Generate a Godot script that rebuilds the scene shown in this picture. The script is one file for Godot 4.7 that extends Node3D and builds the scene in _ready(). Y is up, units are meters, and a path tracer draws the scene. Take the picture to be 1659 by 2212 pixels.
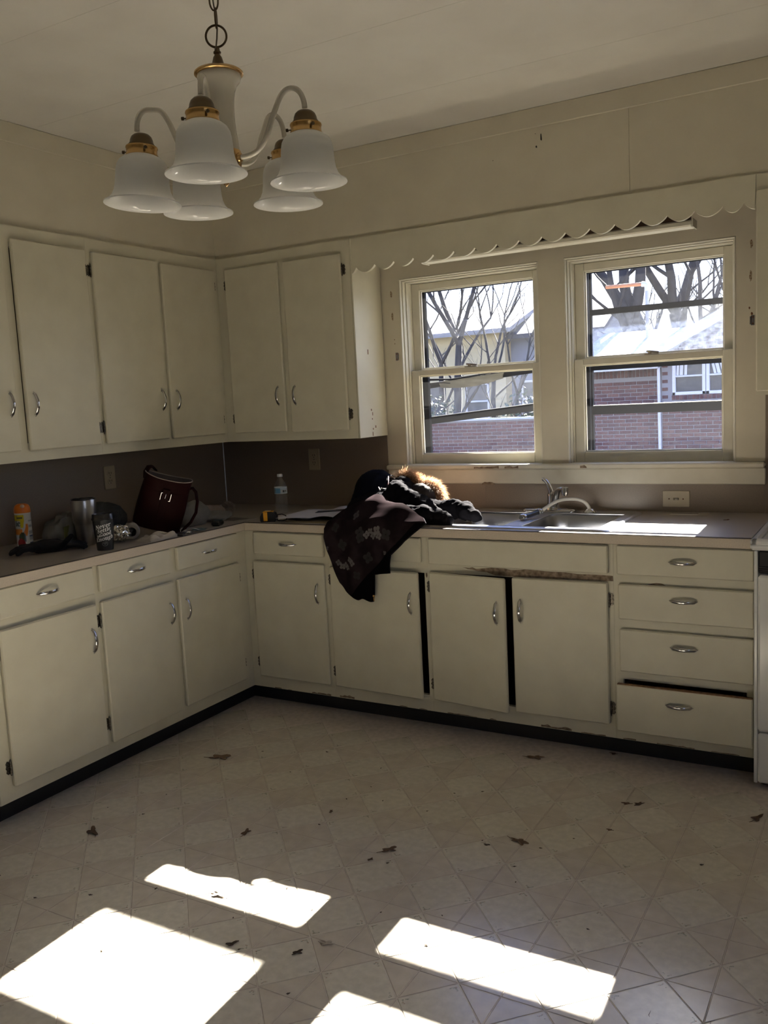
extends Node3D
# An old cream-painted kitchen with a sunlit double window over the sink.
# x runs along the window wall, z from the window wall into the room, y up; metres.

const CEIL := 2.65          # ceiling height
const COUNTER := 0.914      # worktop height
const FACE_BASE := 0.635    # face frames of the base cabinets, measured from the wall
const FACE_UP := 0.277      # face frames of the wall cabinets
const SOFFIT := 0.256       # boxed-in wall above the wall cabinets

var M := {}
var taken := {}
var rng := RandomNumberGenerator.new()


# ------------------------------------------------------------------ mesh gathering
class Geo:
	var v := PackedVector3Array()
	var n := PackedVector3Array()
	var t := PackedVector2Array()
	var c := PackedColorArray()
	var xf := Transform3D.IDENTITY
	var tint := Color(1, 1, 1)
	var tinted := false

	func tri(a: Vector3, b: Vector3, d: Vector3, na: Vector3, nb: Vector3, nd: Vector3, ta := Vector2.ZERO, tb := Vector2.ZERO, td := Vector2.ZERO) -> void:
		var bs := xf.basis
		var pa := xf * a
		var pb := xf * b
		var pd := xf * d
		na = (bs * na).normalized()
		nb = (bs * nb).normalized()
		nd = (bs * nd).normalized()
		if (pd - pa).cross(pb - pa).dot(na + nb + nd) >= 0.0:
			v.append_array([pa, pb, pd]); n.append_array([na, nb, nd]); t.append_array([ta, tb, td])
		else:
			v.append_array([pa, pd, pb]); n.append_array([na, nd, nb]); t.append_array([ta, td, tb])
		c.append_array([tint, tint, tint])

	func flat(a: Vector3, b: Vector3, d: Vector3, away: Vector3, ta := Vector2.ZERO, tb := Vector2.ZERO, td := Vector2.ZERO) -> void:
		var m := (d - a).cross(b - a)
		if m.length_squared() < 1e-16:
			return
		m = m.normalized()
		if m.dot((a + b + d) / 3.0 - away) < 0.0:
			m = -m
		tri(a, b, d, m, m, m, ta, tb, td)

	func quad(a: Vector3, b: Vector3, d: Vector3, e: Vector3, away: Vector3) -> void:
		var s := [Vector2(0, 0), Vector2(1, 0), Vector2(1, 1), Vector2(0, 1)]
		flat(a, b, d, away, s[0], s[1], s[2])
		flat(a, d, e, away, s[0], s[2], s[3])

	# a box with chamfered edges
	func box(lo: Vector3, hi: Vector3, bev := 0.0) -> void:
		var l := Vector3(minf(lo.x, hi.x), minf(lo.y, hi.y), minf(lo.z, hi.z))
		var h := Vector3(maxf(lo.x, hi.x), maxf(lo.y, hi.y), maxf(lo.z, hi.z))
		var m := (l + h) / 2.0
		var r := (h - l) / 2.0
		bev = minf(bev, 0.45 * minf(r.x, minf(r.y, r.z)) * 2.0)
		for ax in 3:
			var u := (ax + 1) % 3
			var w := (ax + 2) % 3
			for s in [-1.0, 1.0]:
				var p := []
				for k in [[-1, -1], [1, -1], [1, 1], [-1, 1]]:
					var q := Vector3.ZERO
					q[ax] = s * r[ax]; q[u] = k[0] * (r[u] - bev); q[w] = k[1] * (r[w] - bev)
					p.append(m + q)
				quad(p[0], p[1], p[2], p[3], m)
			if bev > 0.0:
				for su in [-1.0, 1.0]:
					for sw in [-1.0, 1.0]:
						var p := []
						for k in [[-1, 0], [1, 0], [1, 1], [-1, 1]]:
							var q := Vector3.ZERO
							q[ax] = k[0] * (r[ax] - bev)
							q[u] = su * (r[u] - (bev if k[1] == 1 else 0.0)); q[w] = sw * (r[w] - (0.0 if k[1] == 1 else bev))
							p.append(m + q)
						quad(p[0], p[1], p[2], p[3], m)
		if bev > 0.0:
			for i in 8:
				var s := Vector3(1 if i & 1 else -1, 1 if i & 2 else -1, 1 if i & 4 else -1)
				var p := []
				for ax in 3:
					var q := Vector3.ZERO
					for k in 3:
						q[k] = s[k] * (r[k] - (0.0 if k == ax else bev))
					p.append(m + q)
				flat(p[0], p[1], p[2], m)

	# a sheet of points [row][column], smooth except where it bends by more than the crease
	func grid(P: Array, wrap_u := false, wrap_v := false, crease := 0.75, turn := false) -> void:
		var R := P.size()
		var C: int = P[0].size()
		var RN := R if wrap_v else R - 1
		var CN := C if wrap_u else C - 1
		var f := []
		for i in RN:
			var row := PackedVector3Array()
			for j in CN:
				var a: Vector3 = P[i][j]
				var b: Vector3 = P[i][(j + 1) % C]
				var d: Vector3 = P[(i + 1) % R][(j + 1) % C]
				var e: Vector3 = P[(i + 1) % R][j]
				var m := (d - a).cross(b - e)
				row.append((-m if turn else m).normalized())
			f.append(row)
		for i in RN:
			for j in CN:
				var own: Vector3 = f[i][j]
				if own == Vector3.ZERO:
					continue
				var q := []
				for k in [[0, 0], [0, 1], [1, 1], [1, 0]]:
					var sum := Vector3.ZERO
					for di in [k[0] - 1, k[0]]:
						for dj in [k[1] - 1, k[1]]:
							var y: int = i + di
							var x: int = j + dj
							if wrap_v: y = posmod(y, RN)
							if wrap_u: x = posmod(x, CN)
							if y < 0 or x < 0 or y >= RN or x >= CN: continue
							var o: Vector3 = f[y][x]
							if o.dot(own) > crease: sum += o
					q.append(sum.normalized() if sum.length() > 0.01 else own)
				var i2 := (i + 1) % R
				var j2 := (j + 1) % C
				var u0 := float(j) / CN
				var u1 := float(j + 1) / CN
				var v0 := 1.0 - float(i) / RN
				var v1 := 1.0 - float(i + 1) / RN
				tri(P[i][j], P[i][j2], P[i2][j2], q[0], q[1], q[2], Vector2(u0, v0), Vector2(u1, v0), Vector2(u1, v1))
				tri(P[i][j], P[i2][j2], P[i2][j], q[0], q[2], q[3], Vector2(u0, v0), Vector2(u1, v1), Vector2(u0, v1))

	# turned shape: profile of (radius, height)
	func lathe(prof: Array, seg := 32, crease := 0.75) -> void:
		var P := []
		for p in prof:
			var ring := PackedVector3Array()
			for k in seg:
				var a := TAU * k / seg
				ring.append(Vector3(p[0] * cos(a), p[1], p[0] * sin(a)))
			P.append(ring)
		grid(P, true, false, crease, prof[0][1] > prof[-1][1])

	# round bar along points; radius is a number or one number for each point
	func tube(pts: Array, rad, seg := 10, closed := false, caps := true, squash := 1.0, up := Vector3.UP) -> void:
		var N := pts.size()
		var P := []
		var side := Vector3.ZERO
		for i in N:
			var a: Vector3 = pts[posmod(i - 1, N)] if closed or i > 0 else pts[i]
			var b: Vector3 = pts[(i + 1) % N] if closed or i < N - 1 else pts[i]
			var d := (b - a).normalized()
			if side == Vector3.ZERO:
				side = up.cross(d)
				if side.length() < 0.05: side = Vector3(1, 0.2, 0.1).cross(d)
			side = (side - d * side.dot(d)).normalized()
			var o := d.cross(side)
			var r: float = rad[i] if rad is Array else rad
			var ring := PackedVector3Array()
			for k in seg:
				var g := TAU * k / seg
				ring.append(pts[i] + side * cos(g) * r + o * sin(g) * r * squash)
			P.append(ring)
		grid(P, true, closed, 0.5, true)
		if caps and not closed:
			for e in [0, N - 1]:
				var away: Vector3 = pts[1] if e == 0 else pts[N - 2]
				for k in range(1, seg - 1):
					flat(P[e][0], P[e][k], P[e][k + 1], away)

	# flat outline (in the plane o + x*U + y*V) given a thickness along W
	func prism(poly: PackedVector2Array, o: Vector3, U: Vector3, V: Vector3, W: Vector3) -> void:
		var idx := Geometry2D.triangulate_polygon(poly)
		var mid := Vector2.ZERO
		for p in poly: mid += p
		mid /= poly.size()
		var far := W.normalized()
		for s in [0.0, 1.0]:
			for k in range(0, idx.size(), 3):
				var a: Vector3 = o + U * poly[idx[k]].x + V * poly[idx[k]].y + W * s
				var b: Vector3 = o + U * poly[idx[k + 1]].x + V * poly[idx[k + 1]].y + W * s
				var d: Vector3 = o + U * poly[idx[k + 2]].x + V * poly[idx[k + 2]].y + W * s
				var m := far if s > 0.5 else -far
				tri(a, b, d, m, m, m, poly[idx[k]], poly[idx[k + 1]], poly[idx[k + 2]])
		var cw := Geometry2D.is_polygon_clockwise(poly)
		for k in poly.size():
			var p := poly[k]
			var q := poly[(k + 1) % poly.size()]
			var e := (q - p).normalized()
			var out2 := Vector2(-e.y, e.x) if cw else Vector2(e.y, -e.x)
			var m := (U * out2.x + V * out2.y).normalized()
			var a := o + U * p.x + V * p.y
			var b := o + U * q.x + V * q.y
			tri(a, b, b + W, m, m, m, p, q, q)
			tri(a, b + W, a + W, m, m, m, p, q, p)

	# ellipsoid
	func ball(at: Vector3, r: Vector3, seg := 20) -> void:
		var P := []
		for i in seg / 2 + 1:
			var a := PI * i / (seg / 2)
			var ring := PackedVector3Array()
			for k in seg:
				var g := TAU * k / seg
				ring.append(at + Vector3(r.x * sin(a) * cos(g), r.y * cos(a), r.z * sin(a) * sin(g)))
			P.append(ring)
		grid(P, true, false, 0.3, true)

	func mesh(m: Material) -> ArrayMesh:
		var a := []
		a.resize(Mesh.ARRAY_MAX)
		a[Mesh.ARRAY_VERTEX] = v; a[Mesh.ARRAY_NORMAL] = n; a[Mesh.ARRAY_TEX_UV] = t
		if tinted: a[Mesh.ARRAY_COLOR] = c
		var r := ArrayMesh.new()
		r.add_surface_from_arrays(Mesh.PRIMITIVE_TRIANGLES, a)
		r.surface_set_material(0, m)
		return r


# surface nets: the surface where f changes sign, one vertex for each cell it crosses
func nets(lo: Vector3, hi: Vector3, cell: float, f: Callable, wob: FastNoiseLite = null, amp := 0.0) -> Geo:
	var g := Geo.new()
	var nx := int((hi.x - lo.x) / cell) + 2
	var ny := int((hi.y - lo.y) / cell) + 2
	var nz := int((hi.z - lo.z) / cell) + 2
	var d := PackedFloat32Array()
	d.resize(nx * ny * nz)
	for k in nz:
		for j in ny:
			for i in nx:
				d[i + nx * (j + ny * k)] = f.call(lo + Vector3(i, j, k) * cell)
	var at := {}
	var offs := [0, 1, nx, nx + 1, nx * ny, nx * ny + 1, nx * ny + nx, nx * ny + nx + 1]
	var edges := [[0, 1], [2, 3], [4, 5], [6, 7], [0, 2], [1, 3], [4, 6], [5, 7], [0, 4], [1, 5], [2, 6], [3, 7]]
	for k in nz - 1:
		for j in ny - 1:
			for i in nx - 1:
				var b := i + nx * (j + ny * k)
				var inside := 0
				for o in offs:
					if d[b + o] < 0.0: inside += 1
				if inside == 0 or inside == 8: continue
				var sum := Vector3.ZERO
				var cnt := 0
				for e in edges:
					var d0 := d[b + offs[e[0]]]
					var d1 := d[b + offs[e[1]]]
					if (d0 < 0.0) == (d1 < 0.0): continue
					var s := d0 / (d0 - d1)
					var p0 := Vector3(e[0] & 1, (e[0] >> 1) & 1, (e[0] >> 2) & 1)
					var p1 := Vector3(e[1] & 1, (e[1] >> 1) & 1, (e[1] >> 2) & 1)
					sum += p0.lerp(p1, s); cnt += 1
				at[b] = lo + (Vector3(i, j, k) + sum / cnt) * cell
	var nor := {}
	var h := cell * 0.7
	for b in at:
		var p: Vector3 = at[b]
		var m := Vector3(f.call(p + Vector3(h, 0, 0)) - f.call(p - Vector3(h, 0, 0)), f.call(p + Vector3(0, h, 0)) - f.call(p - Vector3(0, h, 0)), f.call(p + Vector3(0, 0, h)) - f.call(p - Vector3(0, 0, h))).normalized()
		nor[b] = m
	if wob:
		for b in at: at[b] += nor[b] * amp * wob.get_noise_3dv(at[b])
	var acc := {}
	var faces := []
	var step := [1, nx, nx * ny]
	for b in at:
		for ax in 3:
			var u: int = step[(ax + 1) % 3]
			var w: int = step[(ax + 2) % 3]
			if (d[b] < 0.0) == (d[b + step[ax]] < 0.0): continue
			if at.has(b - u) and at.has(b - w) and at.has(b - u - w):
				faces.append([b, b - u, b - u - w, b - w])
	for q in faces:
		var m: Vector3 = (at[q[2]] - at[q[0]]).cross(at[q[1]] - at[q[3]])
		if m.dot(nor[q[0]]) < 0.0: m = -m
		for b in q: acc[b] = acc.get(b, Vector3.ZERO) + m
	for q in faces:
		var N := []
		var T := []
		for b in q:
			N.append(acc[b].normalized())
			T.append(Vector2(at[b].x, at[b].y))
		g.tri(at[q[0]], at[q[1]], at[q[2]], N[0], N[1], N[2], T[0], T[1], T[2])
		g.tri(at[q[0]], at[q[2]], at[q[3]], N[0], N[2], N[3], T[0], T[2], T[3])
	return g


static func smin(a: float, b: float, k: float) -> float:
	var h := maxf(k - absf(a - b), 0.0) / k
	return minf(a, b) - h * h * k * 0.25


static func capsule(p: Vector3, a: Vector3, b: Vector3, ra: float, rb: float) -> float:
	var d := b - a
	var s := clampf((p - a).dot(d) / d.length_squared(), 0.0, 1.0)
	return (p - a - d * s).length() - lerpf(ra, rb, s)


static func ellipsoid(p: Vector3, c: Vector3, r: Vector3) -> float:
	var q := (p - c) / r
	return (q.length() - 1.0) * minf(r.x, minf(r.y, r.z))


# ------------------------------------------------------------------ naming and placing
func numbered(called: String, under: Node) -> String:
	var key := "%d/%s" % [under.get_instance_id(), called]
	var k: int = taken.get(key, 0)
	taken[key] = k + 1
	return called if k == 0 else "%s_%03d" % [called, k]


func tag(o: Node3D, label := "", category := "", group := "", kind := "") -> Node3D:
	if label: o.set_meta("label", label)
	if category: o.set_meta("category", category)
	if group: o.set_meta("group", group)
	if kind: o.set_meta("kind", kind)
	return o


func thing(called: String, label: String, category: String, at := Vector3.ZERO, turn := 0.0, group := "") -> Node3D:
	var o := Node3D.new()
	o.name = numbered(called, self)
	add_child(o, true)
	o.position = at
	o.rotation.y = turn
	tag(o, label, category, group)
	return o


# one named mesh; w = true: the shape is in the room's coordinates, not its parent's
func obj(called: String, g: Geo, m: Material, under: Node3D = self, w := false) -> MeshInstance3D:
	return put(called, g.mesh(m), under, w)


func put(called: String, me: Mesh, under: Node3D = self, w := false) -> MeshInstance3D:
	var o := MeshInstance3D.new()
	o.mesh = me
	o.name = numbered(called, under)
	o.cast_shadow = GeometryInstance3D.SHADOW_CASTING_SETTING_ON
	under.add_child(o, true)
	if w and under != self:
		var up := Transform3D.IDENTITY
		var q: Node = under
		while q != self:
			up = q.transform * up
			q = q.get_parent()
		o.transform = up.affine_inverse()
	return o


func struct(called: String, g: Geo, m: Material, label := "") -> MeshInstance3D:
	var o := obj(called, g, m)
	tag(o, label, "", "", "structure")
	return o


func copy_of(o: Node3D, label: String) -> Node3D:
	var c: Node3D = o.duplicate()
	var base := String(o.name)
	c.name = numbered(base, self)
	add_child(c, true)
	c.set_meta("label", label)
	return c


# ------------------------------------------------------------------ materials
func lin(r: float, g: float, b: float, a := 1.0) -> Color:
	var s := Color(r, g, b).linear_to_srgb()
	s.a = a
	return s


func mat(r: float, g: float, b: float, rough := 0.6, metal := 0.0) -> StandardMaterial3D:
	var m := StandardMaterial3D.new()
	m.albedo_color = lin(r, g, b)
	m.roughness = rough
	m.metallic = metal
	return m


func noise_tex(freq: float, seed_: int, lo: Color, hi: Color, size := 512, oct := 4, type := FastNoiseLite.TYPE_SIMPLEX_SMOOTH) -> NoiseTexture2D:
	var f := FastNoiseLite.new()
	f.noise_type = type
	f.frequency = freq
	f.seed = seed_
	f.fractal_octaves = oct
	var t := NoiseTexture2D.new()
	t.width = size; t.height = size; t.seamless = true; t.noise = f
	var ramp := Gradient.new()
	ramp.set_color(0, lo); ramp.set_color(1, hi)
	t.color_ramp = ramp
	return t


func mottled(m: StandardMaterial3D, tex: Texture2D, scale: float, bump: Texture2D = null, height := 0.0) -> StandardMaterial3D:
	m.uv1_triplanar = true
	m.uv1_world_triplanar = true
	m.uv1_scale = Vector3.ONE * scale
	if tex: m.albedo_texture = tex
	if bump:
		m.heightmap_enabled = true
		m.heightmap_texture = bump
		m.heightmap_scale = height
	return m


# ------------------------------------------------------------------ the scene
func _ready() -> void:
	rng.seed = 7
	# camera: hand-held, 30 degrees left of square to the window wall, tipped down and slightly rolled
	var cam := Camera3D.new()
	cam.name = "camera"
	cam.keep_aspect = Camera3D.KEEP_HEIGHT
	cam.fov = 59.96
	cam.near = 0.05
	cam.far = 300.0
	add_child(cam)
	cam.position = Vector3(3.3899, 1.4594, 3.9898)
	var yaw := 0.529
	var pitch := 0.124
	var roll := -0.0503
	var fw := Vector3(-sin(yaw) * cos(pitch), -sin(pitch), -cos(yaw) * cos(pitch))
	var rt := Vector3(cos(yaw), 0, -sin(yaw))
	var upv := rt.cross(fw)
	cam.basis = Basis(rt * cos(roll) + upv * sin(roll), -rt * sin(roll) + upv * cos(roll), -fw)
	cam.current = true

	# daylight: a clear winter sky and a low sun straight through the window
	var we := WorldEnvironment.new()
	we.name = "daylight"
	var env := Environment.new()
	env.background_mode = Environment.BG_SKY
	var sky := Sky.new()
	var sm := ProceduralSkyMaterial.new()
	sm.sky_top_color = Color(0.42, 0.60, 0.98)
	sm.sky_horizon_color = Color(0.96, 0.98, 1.0)
	sm.sky_curve = 0.25
	sm.sky_energy_multiplier = 1.45
	sm.ground_bottom_color = Color(0.42, 0.40, 0.36)
	sm.ground_horizon_color = Color(0.62, 0.62, 0.62)
	sm.ground_energy_multiplier = 1.0
	sky.sky_material = sm
	env.sky = sky
	env.tonemap_mode = Environment.TONE_MAPPER_LINEAR
	env.tonemap_exposure = 1.62
	env.sdfgi_enabled = true
	env.ssao_enabled = true
	env.ssil_enabled = true
	we.environment = env
	add_child(we)
	var sun := DirectionalLight3D.new()
	sun.name = "sun"
	sun.light_color = Color(1.0, 0.975, 0.93)
	sun.light_energy = 24.0
	sun.light_angular_distance = 0.55
	sun.shadow_enabled = true
	sun.directional_shadow_max_distance = 60.0
	add_child(sun)
	sun.look_at_from_position(Vector3.ZERO, Vector3(0.034, -0.708, 1.0), Vector3.UP)

	make_materials()
	build_room()
	build_floor()
	build_windows()
	build_outside()
	build_cabinets()
	build_worktop()
	build_valance()
	build_chandelier()
	build_stove()
	build_sink()
	build_coat()
	build_counter_things()
	build_small_things()


func make_materials() -> void:
	var soft := noise_tex(0.012, 3, Color(0.955, 0.95, 0.945), Color(1, 1, 1), 512, 5)
	var brush := noise_tex(0.03, 5, Color(0.3, 0.3, 0.3), Color(0.7, 0.7, 0.7), 512, 4)
	var fine := noise_tex(0.12, 11, Color(0.2, 0.2, 0.2), Color(0.8, 0.8, 0.8), 512, 3)
	var speck := noise_tex(0.16, 13, Color(0.93, 0.925, 0.915), Color(1, 1, 1), 512, 3)
	M.cream = mottled(mat(0.635, 0.605, 0.475, 0.42), soft, 0.9, brush, 0.05)
	M.wall = mottled(mat(0.65, 0.605, 0.48, 0.6), soft, 0.6, brush, 0.06)
	M.ceiling = mottled(mat(0.68, 0.655, 0.595, 0.8), soft, 0.4, brush, 0.06)
	M.trim = mottled(mat(0.67, 0.64, 0.53, 0.4), soft, 1.4, brush, 0.05)
	M.splash = mottled(mat(0.25, 0.20, 0.155, 0.42), speck, 1.6, fine, 0.01)
	M.worktop = mottled(mat(0.36, 0.315, 0.27, 0.36), speck, 1.8)
	M.edging = mottled(mat(0.60, 0.52, 0.42, 0.45), speck, 1.8)
	M.seam = mat(0.05, 0.035, 0.025, 0.6)
	M.kick = mottled(mat(0.012, 0.013, 0.014, 0.55), soft, 2.0)
	M.inside = mat(0.10, 0.075, 0.05, 0.8)
	M.raw_wood = mottled(mat(0.30, 0.17, 0.085, 0.7), noise_tex(0.05, 21, Color(0.6, 0.55, 0.5), Color(1, 1, 1), 256), 3.0)
	M.bare = mottled(mat(0.40, 0.32, 0.235, 0.85), noise_tex(0.05, 22, Color(0.55, 0.5, 0.45), Color(1, 1, 1), 256), 3.0, fine, 0.05)
	M.rust = mat(0.16, 0.07, 0.03, 0.8)
	M.chrome = mat(0.55, 0.55, 0.56, 0.13, 1.0)
	M.worn_chrome = mottled(mat(0.34, 0.32, 0.29, 0.34, 1.0), noise_tex(0.06, 23, Color(0.25, 0.22, 0.18), Color(1, 1, 1), 256), 9.0)
	M.steel = mat(0.33, 0.335, 0.35, 0.3, 1.0)
	M.steel_rim = mat(0.50, 0.50, 0.51, 0.33, 1.0)
	M.brass = mat(0.62, 0.40, 0.17, 0.24, 1.0)
	M.old_brass = mat(0.13, 0.095, 0.055, 0.42, 0.8)
	M.porcelain = mat(0.72, 0.68, 0.58, 0.12)
	M.white_enamel = mat(0.76, 0.76, 0.74, 0.16)
	M.black_plastic = mat(0.012, 0.012, 0.013, 0.28)
	M.dark_alu = mottled(mat(0.008, 0.009, 0.013, 0.6), speck, 3.0)
	M.dark_alu.metallic_specular = 0.15
	M.bright_alu = mat(0.55, 0.57, 0.62, 0.4, 0.7)
	M.plate = mat(0.40, 0.33, 0.22, 0.4)
	M.slot = mat(0.015, 0.012, 0.01, 0.6)
	var gl := StandardMaterial3D.new()
	gl.albedo_color = Color(1, 1, 1, 0.004)
	gl.transparency = BaseMaterial3D.TRANSPARENCY_ALPHA
	gl.roughness = 0.03
	gl.metallic_specular = 0.3
	M.pane = gl
	M.dirty = dirty_glass(17, 0.0, 0.045, 0.012)
	M.dirtier = dirty_glass(29, 0.02, 0.10, 0.02)
	M.hazy = dirty_glass(37, 0.04, 0.16, 0.02)
	M.film = dirty_glass(31, 0.10, 0.42, 0.03)


# grime on old storm panes: a thin veil with streaks that glows where the sun strikes it from behind
func dirty_glass(seed_: int, lo: float, hi: float, glow: float) -> StandardMaterial3D:
	var m := StandardMaterial3D.new()
	m.albedo_texture = noise_tex(0.02, seed_, Color(1, 1, 1, lo), Color(1, 1, 1, hi), 512, 5)
	m.albedo_color = lin(0.40, 0.46, 0.62)
	m.transparency = BaseMaterial3D.TRANSPARENCY_ALPHA
	m.roughness = 0.5
	m.backlight_enabled = true
	m.backlight = lin(glow * 0.80, glow * 0.88, glow)
	m.uv1_scale = Vector3(2.2, 0.8, 1)
	return m


func build_room() -> void:
	var X := 4.45
	var Z := 6.80
	var g := Geo.new()
	# window wall in pieces round the two openings
	for b in [[-0.16, 0, 1.207, CEIL], [1.94, 1.10, 2.061, 2.06], [2.793, 0, X + 0.16, CEIL], [1.207, 0, 2.793, 1.10], [1.207, 2.06, 2.793, CEIL]]:
		g.box(Vector3(b[0], b[1], -0.16), Vector3(b[2], b[3], 0))
	struct("wall_back", g, M.wall, "cream painted wall with two windows above the sink")
	# dark cladding added outside the window wall, cuts sunlight bounced at the brick house
	g = Geo.new()
	for b in [[-0.6, -0.7, 1.20, 3.0], [1.947, 1.09, 2.054, 2.07], [2.80, -0.7, X + 0.6, 3.0], [1.20, -0.7, 2.80, 1.09], [1.20, 2.07, 2.80, 3.0]]:
		g.box(Vector3(b[0], b[1], -0.19), Vector3(b[2], b[3], -0.1602))
	struct("added_dark_cladding", g, mat(0.06, 0.04, 0.035, 0.9), "added dark cladding outside the window wall to cut bounced sunlight")
	g = Geo.new()
	g.box(Vector3(-0.16, 0, 0), Vector3(0, CEIL, Z))
	struct("wall_left", g, M.wall, "cream wall behind the left run of cabinets")
	g = Geo.new()
	for b in [[0.0, 0.0, 3.2, CEIL], [3.2, 0.0, 4.1, 0.95], [3.2, 2.10, 4.1, CEIL], [4.1, 0.0, Z, CEIL]]:
		g.box(Vector3(X, b[1], b[0]), Vector3(X + 0.16, b[3], b[2]))
	struct("wall_right", g, M.wall, "cream wall beyond the stove")
	g = Geo.new()
	g.box(Vector3(-0.16, 0, Z), Vector3(X + 0.16, CEIL, Z + 0.16))
	struct("wall_front", g, M.wall, "cream wall opposite the windows")
	g = Geo.new()
	g.box(Vector3(-0.16, CEIL, -0.16), Vector3(X + 0.16, CEIL + 0.16, Z + 0.16))
	# faint board seams run across the ceiling
	var cl := struct("ceiling", g, M.ceiling, "off-white painted board ceiling with faint seams")
	for k in 5:
		g = Geo.new()
		var z := 0.75 + k * 0.61
		g.box(Vector3(0.3, CEIL - 0.0006, z), Vector3(X, CEIL, z + 0.002))
		obj("seam", g, M.ceiling, cl)
	# unseen window in the right wall, out of view, placed to light the room
	g = Geo.new()
	for b in [[3.2, 0.95, 3.26, 2.10], [4.04, 0.95, 4.1, 2.10], [3.2, 0.95, 4.1, 1.01], [3.2, 2.04, 4.1, 2.10], [3.2, 1.52, 4.1, 1.56]]:
		g.box(Vector3(X + 0.05, b[1], b[0]), Vector3(X + 0.11, b[3], b[2]), 0.004)
	struct("window_3", g, M.trim, "unseen window in the right wall, out of view, placed to light the room")
	# boxed-in walls above the wall cabinets
	g = Geo.new()
	g.box(Vector3(0, 2.236, SOFFIT), Vector3(SOFFIT, CEIL, Z))
	struct("wall_soffit_left", g, M.wall, "boxed-in cream wall above the left wall cabinets")
	g = Geo.new()
	g.box(Vector3(0, 2.236, 0.0), Vector3(2.4295, CEIL, SOFFIT))
	g.box(Vector3(2.4315, 2.236, 0.0), Vector3(X, CEIL, SOFFIT))
	g.box(Vector3(2.42, 2.236, 0.0), Vector3(2.44, CEIL, SOFFIT - 0.004))
	struct("wall_soffit_back", g, M.wall, "boxed-in cream wall above the window with an upright board seam")
	# frieze boards under the ceiling
	g = Geo.new()
	g.box(Vector3(SOFFIT, 2.57, SOFFIT), Vector3(SOFFIT + 0.008, CEIL, Z), 0.003)
	struct("trim_1", g, M.wall, "thin frieze board under the ceiling on the left")
	g = Geo.new()
	g.box(Vector3(SOFFIT + 0.008, 2.57, SOFFIT), Vector3(X, CEIL, SOFFIT + 0.008), 0.003)
	struct("trim_2", g, M.wall, "thin frieze board under the ceiling above the window")
	# brown laminate panels between worktop and wall cabinets
	g = Geo.new()
	g.box(Vector3(0.0, COUNTER, 0.004), Vector3(0.004, 1.33, 2.09))
	var s1 := struct("trim_3", g, M.splash, "brown laminate splashback behind the handbag")
	g = Geo.new()
	g.box(Vector3(0.004, COUNTER, 0.0), Vector3(1.100, 1.33, 0.004))
	struct("trim_4", g, M.splash, "brown laminate splashback behind the water bottle")
	g = Geo.new()
	g.box(Vector3(1.100, COUNTER, 0.0), Vector3(1.640, 1.036, 0.004))
	g.box(Vector3(1.642, COUNTER, 0.0), Vector3(2.908, 1.036, 0.004))
	g.box(Vector3(1.10, COUNTER, 0.0), Vector3(2.908, 1.036, 0.003))
	struct("trim_5", g, M.splash, "low brown laminate splashback under the window with one seam")
	g = Geo.new()
	g.box(Vector3(2.909, 0.90, 0.0), Vector3(X, 1.47, 0.004))
	struct("trim_6", g, M.splash, "brown laminate panel on the wall behind the stove")
	g = Geo.new()
	g.box(Vector3(0.004, COUNTER, 0.004), Vector3(0.010, 1.285, 0.010), 0.002)
	obj("corner_strip", g, M.bright_alu, s1)
	# stool and apron under the windows
	g = Geo.new()
	g.box(Vector3(1.106, 1.108, -0.06), Vector3(2.912, 1.131, 0.040), 0.006)
	var sl := struct("trim_7", g, M.trim, "long painted window stool with chipped edge")
	for q in [[1.60, 1.73], [1.76, 1.83], [2.13, 2.16]]:
		var pl := ragged(q[0], q[1], 1.110, 1.126, 9)
		g = Geo.new()
		g.prism(pl, Vector3(0, 0, 0.0398), Vector3.RIGHT, Vector3.UP, Vector3(0, 0, 0.0008))
		obj("chipped_paint", g, M.bare, sl)
	g = Geo.new()
	g.box(Vector3(1.106, 1.036, 0.0), Vector3(2.912, 1.108, 0.018), 0.004)
	var ap := struct("trim_8", g, M.trim, "flat painted apron board under the window stool")
	g = Geo.new()
	g.prism(ragged(1.63, 1.70, 1.030, 1.046, 7), Vector3(0, 0, 0.0178), Vector3.RIGHT, Vector3.UP, Vector3(0, 0, 0.0008))
	obj("chipped_paint", g, M.bare, ap)
	# unseen rail on two arms outside, out of view, placed to shade the floor
	g = Geo.new()
	g.box(Vector3(0.7, 2.402, -1.225), Vector3(3.3, 2.480, -1.180), 0.008)
	for x in [0.85, 3.15]:
		g.tube([Vector3(x, 2.45, -1.20), Vector3(x, 2.62, -0.188)], 0.014, 8)
	struct("trim_10", g, M.bright_alu, "unseen rail outside above the windows, out of view, placed to shade a band of floor")
	# black vinyl along the toe kicks
	g = Geo.new()
	g.box(Vector3(0.0, 0.0, 0.52), Vector3(0.562, 0.100, 2.075))
	struct("baseboard_left", g, M.kick, "black vinyl toe kick under the left cabinets")
	g = Geo.new()
	g.box(Vector3(0.562, 0.0, 0.0), Vector3(2.942, 0.100, 0.552))
	struct("baseboard_back", g, M.kick, "black vinyl toe kick under the sink cabinets")


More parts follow.
